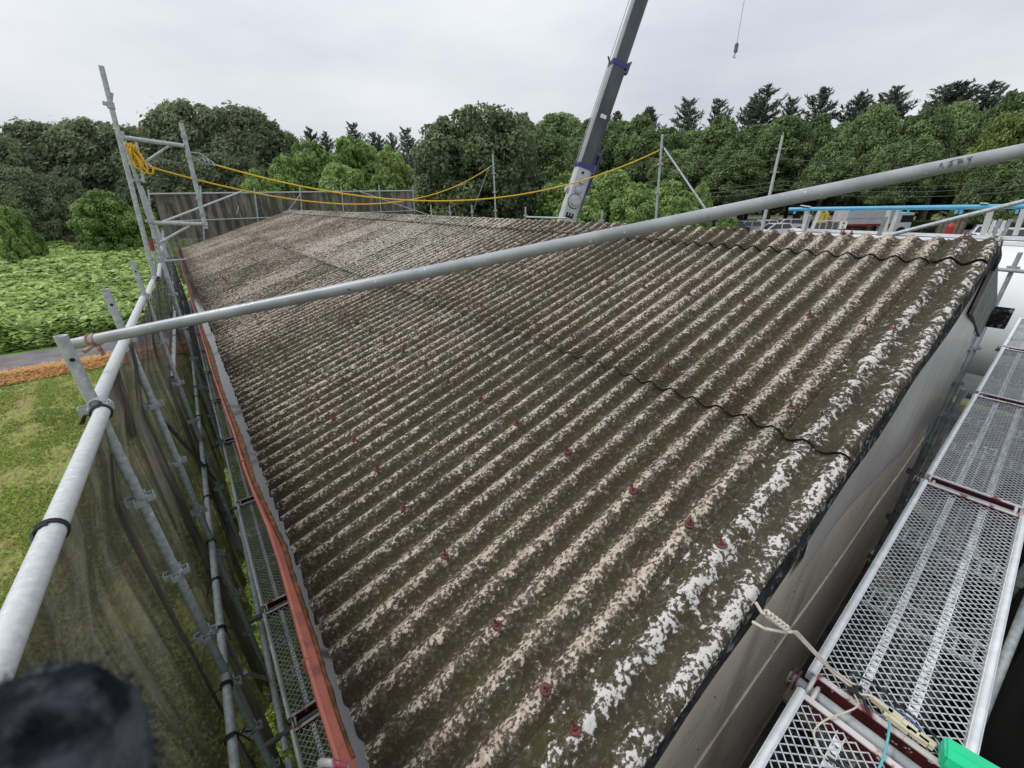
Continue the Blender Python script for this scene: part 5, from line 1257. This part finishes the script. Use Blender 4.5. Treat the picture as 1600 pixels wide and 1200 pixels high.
CM = {
 'oval': [crown('crown', 'oval', 170, 34000, .060, M['leaf_mid'], 101+i, lobe_r=.21, jag=.16) for i in range(3)],
 'point': [crown('crown', 'point', 170, 32000, .058, M['leaf_mid'], 111+i, lobe_r=.20, jag=.16) for i in range(2)],
 'dark': [crown('crown', 'round', 300, 64000, .040, M['leaf_dark'], 121, lobe_r=.16, jag=.18)],
 'wind': [crown('crown', 'round', 210, 46000, .038, M['leaf_wind'], 131+i, asp=2.4, lobe_r=.19, jag=.25, shear=.12) for i in range(2)],
 'mound': [crown('crown', 'mound', 170, 26000, .058, M['leaf_kudzu'], 141+i, lobe_r=.19, five=True, jag=.05) for i in range(3)],
 'yell': [crown('crown', 'round', 90, 12000, .075, M['leaf_yellow'], 151, lobe_r=.22, jag=.2)],
}
def veg(name, kind, px, ytop, d, wpx, label, cat, group, var=0, base=None, zbot=None, trunk=True, deep=1.0, low=.12):
    """crown whose top reaches picture point (px, ytop) at distance d and that spans wpx picture columns"""
    t = at(px, ytop, d); x0, x1 = at(px-wpx/2, ytop+30, d), at(px+wpx/2, ytop+30, d); hw = math.hypot(x0.x-x1.x, x0.y-x1.y)/2
    g = field_h(np.array([t.y]), np.array([t.x]))[0]+H if base is None else base
    hgt = t.z-g; z0 = g+(hgt*low if trunk else -.3); root = thing(name, (t.x, t.y, g), label, cat, group)
    c = link('crown' if trunk else 'foliage', CM[kind][var % len(CM[kind])], root, (0, 0, z0-g)); c.scale = (hw, hw*deep, (t.z-z0)/2*.985)
    c.rotation_euler = (0, 0, (var*2.1+px*.37) % 6.28 if kind != 'wind' else rr.uniform(-.3, .3))
    if trunk:
        k = link('trunk', TRK, root); k.scale = (hgt*.9, hgt*.9, hgt*.8)
    else:
        k = link('stem', TRK, root); k.scale = (hgt*.7,)*3
    return root
# left, beyond the field
GLf = 'windswept dark trees beyond the field'
for i, (px, yt, d, w, lab) in enumerate([(-60, 205, 52, 190, 'windswept dark tree at the left frame edge'), (30, 192, 56, 190, 'windswept dark tree, second from the left edge'), (120, 186, 54, 200, 'windswept dark tree left of the tall pole'), (195, 200, 60, 150, 'windswept dark tree just behind the tall pole'), (275, 158, 54, 190, 'highest windswept tree, behind the far frame'), (350, 168, 56, 180, 'broad windswept tree right of the far frame'), (405, 198, 60, 130, 'last windswept tree, thin branches against the sky')]):
    veg('broadleaf_tree', 'wind', px, yt, d, w, lab, 'tree', GLf, i, low=.05, deep=.8)
for i, (px, yt, d, w, lab) in enumerate([(0, 262, 50, 150, 'lower dark tree at the left under the windswept crowns'), (70, 275, 50, 120, 'lower dark tree second from the left'), (230, 250, 50, 150, 'lower dark tree behind the tall pole foot'), (330, 240, 48, 150, 'olive green tree behind the far frame')]):
    veg('broadleaf_tree', 'wind', px, yt, d, w, lab, 'tree', 'lower trees beyond the field', i+1, low=.0, deep=.7)
veg('kudzu_bush', 'mound', 150, 295, 44, 130, 'rounded vine covered bush left of the tall pole', 'bush', None, 0, trunk=False)
veg('kudzu_bush', 'mound', 5, 318, 42, 80, 'vine covered bush at the left frame edge', 'bush', None, 1, trunk=False)
veg('kudzu_bush', 'mound', 215, 318, 46, 70, 'small vine bush right of the tall pole foot', 'bush', None, 2, trunk=False)
for i, (px, yt, d, w, lab) in enumerate([(480, 216, 44, 130, 'left lobe of the bright vine mound behind the ridge'), (545, 208, 46, 140, 'highest lobe of the bright vine mound'), (605, 225, 48, 110, 'right lobe of the bright vine mound'), (440, 240, 42, 90, 'low vine lobe at the left of the bright mound'), (530, 250, 38, 130, 'front vine lobe above the far net'), (600, 262, 38, 100, 'front right vine lobe above the far net'), (395, 262, 40, 80, 'small vine lobe under the windswept trees')]):
    veg('kudzu_mound', 'mound', px, yt, d, w, lab, 'vine mound', 'bright vine mounds behind the ridge', i, trunk=False, low=0)
veg('evergreen_tree', 'dark', 738, 165, 36, 215, 'big round dark evergreen tree behind the middle of the ridge', 'tree', None, 0, low=-.02)
veg('yellowish_tree', 'yell', 612, 250, 40, 70, 'yellowish tree between the vine mound and the big evergreen', 'tree', None, 0, low=.02)
for i, (px, yt, d, w, lab) in enumerate([(885, 268, 34, 130, 'vine mound behind the crane boom'), (960, 262, 36, 130, 'vine mound right of the crane boom'), (1000, 285, 31, 110, 'low vine mound left of the tall right rope post'), (1050, 280, 36, 120, 'long vine mound right of the tall rope post'), (905, 300, 29, 110, 'nearest low vine mound beside the boom foot'), (1100, 283, 40, 50, 'end of the clipped vine bank'), (1065, 308, 30, 80, 'small front vine mound under the diagonal pipe'), (1140, 335, 36, 60, 'small vine clump before the parked row')]):
    veg('kudzu_mound', 'mound', px, yt, d, w, lab, 'vine mound', 'vine mounds around the crane', i, base=0, trunk=False, low=0)
# park trees to the right
GRt = 'oval park trees right of the crane'
rows = [(815, 182, 70, 90), (850, 200, 56, 75), (875, 178, 74, 90), (905, 215, 60, 60), (930, 185, 70, 80), (965, 190, 62, 70), (1003, 178, 60, 85), (1045, 200, 62, 70), (1085, 205, 66, 70), (1130, 180, 58, 95), (1185, 195, 60, 80), (1232, 182, 58, 85), (1285, 178, 60, 80), (1330, 190, 62, 75), (1375, 165, 56, 90), (1425, 180, 60, 80), (1462, 165, 56, 85), (1505, 160, 60, 90), (1545, 190, 62, 80), (1150, 235, 52, 80), (1060, 235, 54, 70), (1310, 215, 52, 85), (1440, 215, 52, 80), (1400, 225, 52, 60)]
pos = ['%s green park tree from the left, right of the big evergreen' % ORD[i] for i in range(19)]+['front park tree with a low crown left of the utility pole', 'front low park tree behind the rope post', 'front park tree right of the utility pole', 'front park tree under the conifer tops', 'narrow front park tree over the blue rail']
for i, (px, yt, d, w) in enumerate(rows):
    veg('park_tree', 'oval' if i % 3 else 'point', px, yt, d*1.32, w*1.2, pos[i], 'tree', GRt, i, base=0, low=.36)
veg('park_tree', 'yell', 1590, 175, 66, 110, 'lighter yellowish tree at the right edge', 'tree', None, 1, base=0, low=.2)
veg('park_tree', 'oval', 1575, 240, 62, 110, 'light green low tree over the right end of the diagonal pipe', 'tree', None, 2, base=0, low=.18)
veg('park_tree', 'oval', 1600, 140, 84, 130, 'tall broad tree behind the right edge trees', 'tree', None, 1, base=0, low=.2)
# conifers
def conifer(name, n_tiers, n_leaf, seed, lean=0.0, sparse=1.0):
    rg = np.random.default_rng(seed); cs = []; ns = []; als = []; mb = MB()
    mb.tube([Vector((0, 0, 0)), Vector((lean*.5, 0, 1)), Vector((lean*2, 0, 2.0))], [.035, .025, .004], 7)
    br = []
    for i in range(n_tiers):
        z = .25+1.72*(i/n_tiers)**.9; R = (1-z/2.06)**.8*rg.uniform(.65, 1.1); nb_ = int(rg.integers(4, 7))
        for b in range(nb_):
            a = rg.uniform(0, 2*PI); Rb = R*rg.uniform(.6, 1.15); up = rg.uniform(-.02, .30); br.append((z, a, Rb, up))
    tot = sum(b[2] for b in br)+.01
    for z, a, Rb, up in br:
        k = max(6, int(n_leaf*Rb/tot)); t = rg.uniform(.05, 1, k)**.8; wd = .060*(1-t*.75)*Rb+.008; als.append(np.stack([np.cos(a)+0*t, np.sin(a)+0*t, .25+.8*t], 1)+rg.normal(0, .45, (k, 3)))
        x = np.cos(a)*Rb*t; y = np.sin(a)*Rb*t; zz = z+up*Rb*t-.12*Rb*t+.42*Rb*t**2.2
        off = rg.normal(0, 1, (k, 3))*wd[:, None]*np.array([1, 1, .4]); off[:, 2] -= np.abs(rg.normal(0, .04, k))*Rb
        cs.append(np.stack([x+lean*z, y, zz], 1)+off); nn = rg.normal(0, .6, (k, 3))+np.array([0, 0, .8]); ns.append(nn/np.linalg.norm(nn, axis=1)[:, None])
    c = np.concatenate(cs); nr = np.concatenate(ns); n = len(c)
    v, k = leaves(c, nr, .020*rg.uniform(.6, 1.4, n), 4.2, rg, False, np.concatenate(als))
    me = mesh_np(name, v, np.arange(k*n), np.full(n, k), [M['needles']], attrs={'tint': np.repeat(np.clip(rg.normal(.45, .25, n), 0, 1), k)})
    o = mb.build('t', M['bark']); tm = o.data; bpy.data.objects.remove(o); return me, tm
CON = [conifer('crown', 34, 11000, 201+i, [.05, .12, -.03, .16][i]) for i in range(4)]
cl = [(477, 196, 66, 34), (497, 202, 68, 28), (552, 190, 66, 36), (570, 202, 70, 28), (588, 208, 70, 26), (607, 203, 70, 28), (636, 198, 60, 40), (975, 168, 72, 30), (1008, 165, 74, 30), (1030, 162, 74, 34), (1082, 152, 70, 60), (1146, 150, 72, 44), (1176, 145, 72, 44), (1208, 130, 70, 56), (1244, 150, 72, 44), (1275, 140, 70, 56), (1340, 140, 70, 50), (1378, 134, 70, 56), (1408, 142, 72, 44), (1440, 130, 70, 60), (1500, 124, 70, 56), (1532, 122, 70, 56), (1555, 150, 72, 44), (812, 172, 76, 24), (945, 172, 74, 26)]
for i, (px, yt, d, w) in enumerate(cl):
    d *= 1.3; t = at(px, yt, d); hw = w/640*d*1.2; g = 0; root = thing('conifer', (t.x, t.y, 0), '%s dark conifer top from the left against the sky' % (ORD+['twenty-third', 'twenty-fourth', 'twenty-fifth'])[i], 'tree', 'dark conifers behind the park trees')
    hh = min(t.z, 2.7*hw); me, tm = CON[i % 4]
    c = link('crown', me, root, (0, 0, t.z-hh)); c.scale = (hw, hw, hh/2); c.rotation_euler = (0, 0, -YAW+i*.3*(i % 2))
    k = link('trunk', tm, root); k.scale = (hw, hw, t.z/2*.98); k.rotation_euler = c.rotation_euler
# fix ordinals: labels above are in build order; sort by picture column
cons = sorted([o for o in C.objects if o.name.split('.')[0] == 'conifer'], key=lambda o: project(o.location+Vector((0, 0, 8)))[0])
OO = ORD+['twenty-third', 'twenty-fourth', 'twenty-fifth']
for i, o in enumerate(cons): o['label'] = '%s dark conifer top from the left against the sky' % OO[i]
parks = sorted([o for o in C.objects if o.name.split('.')[0] == 'park_tree' and 'from the left' in o['label']], key=lambda o: project(o.location+Vector((0, 0, 8)))[0])
for i, o in enumerate(parks): o['label'] = '%s green park tree from the left, right of the big evergreen' % OO[i]
# dark woodland behind everything, reads as one mass
def woods():
    n = 90000; a = RNG.uniform(math.radians(-24), math.radians(100), n); d = RNG.uniform(118, 126, n); x = d*np.cos(a); r = d*np.sin(a)
    topz = 10.5+2.2*vnoise(a*40, d*.1, 61, 3)+np.where(a < math.radians(28), 1.5, 0); z = topz*RNG.uniform(0, 1, n)**.8
    nr = np.stack([-np.sin(a), -np.cos(a), .4+0*a], 1)+RNG.normal(0, .5, (n, 3)); nr /= np.linalg.norm(nr, axis=1)[:, None]
    v, k = leaves(np.stack([r, x, z], 1), nr, RNG.uniform(.7, 1.4, n)); me = mesh_np('woodland', v, np.arange(k*n), np.full(n, k), [M['leaf_dark']], attrs={'tint': np.repeat(np.clip(RNG.normal(.35, .22, n), 0, 1), k)})
    tag(link('woodland', me), 'dark far woodland behind the trees', None, None, 'stuff')
woods()
def hedge():
    n = 26000; u = RNG.uniform(0, 1, n); a, b = at(1330, 345, 72), at(1700, 345, 70); p = np.outer(1-u, [a.x, a.y])+np.outer(u, [b.x, b.y]); p += RNG.uniform(-.5, .5, (n, 2)); z = RNG.uniform(0, 1.3, n)
    nr = RNG.normal(0, 1, (n, 3)); nr /= np.linalg.norm(nr, axis=1)[:, None]; v, k = leaves(np.stack([p[:, 0], p[:, 1], z], 1), nr, .2); me = mesh_np('hedge', v, np.arange(k*n), np.full(n, k), [M['leaf_mid']], attrs={'tint': np.repeat(RNG.uniform(.1, .8, n), k)})
    tag(link('hedge', me), 'clipped green hedge at the foot of the park trees', 'hedge')
hedge()
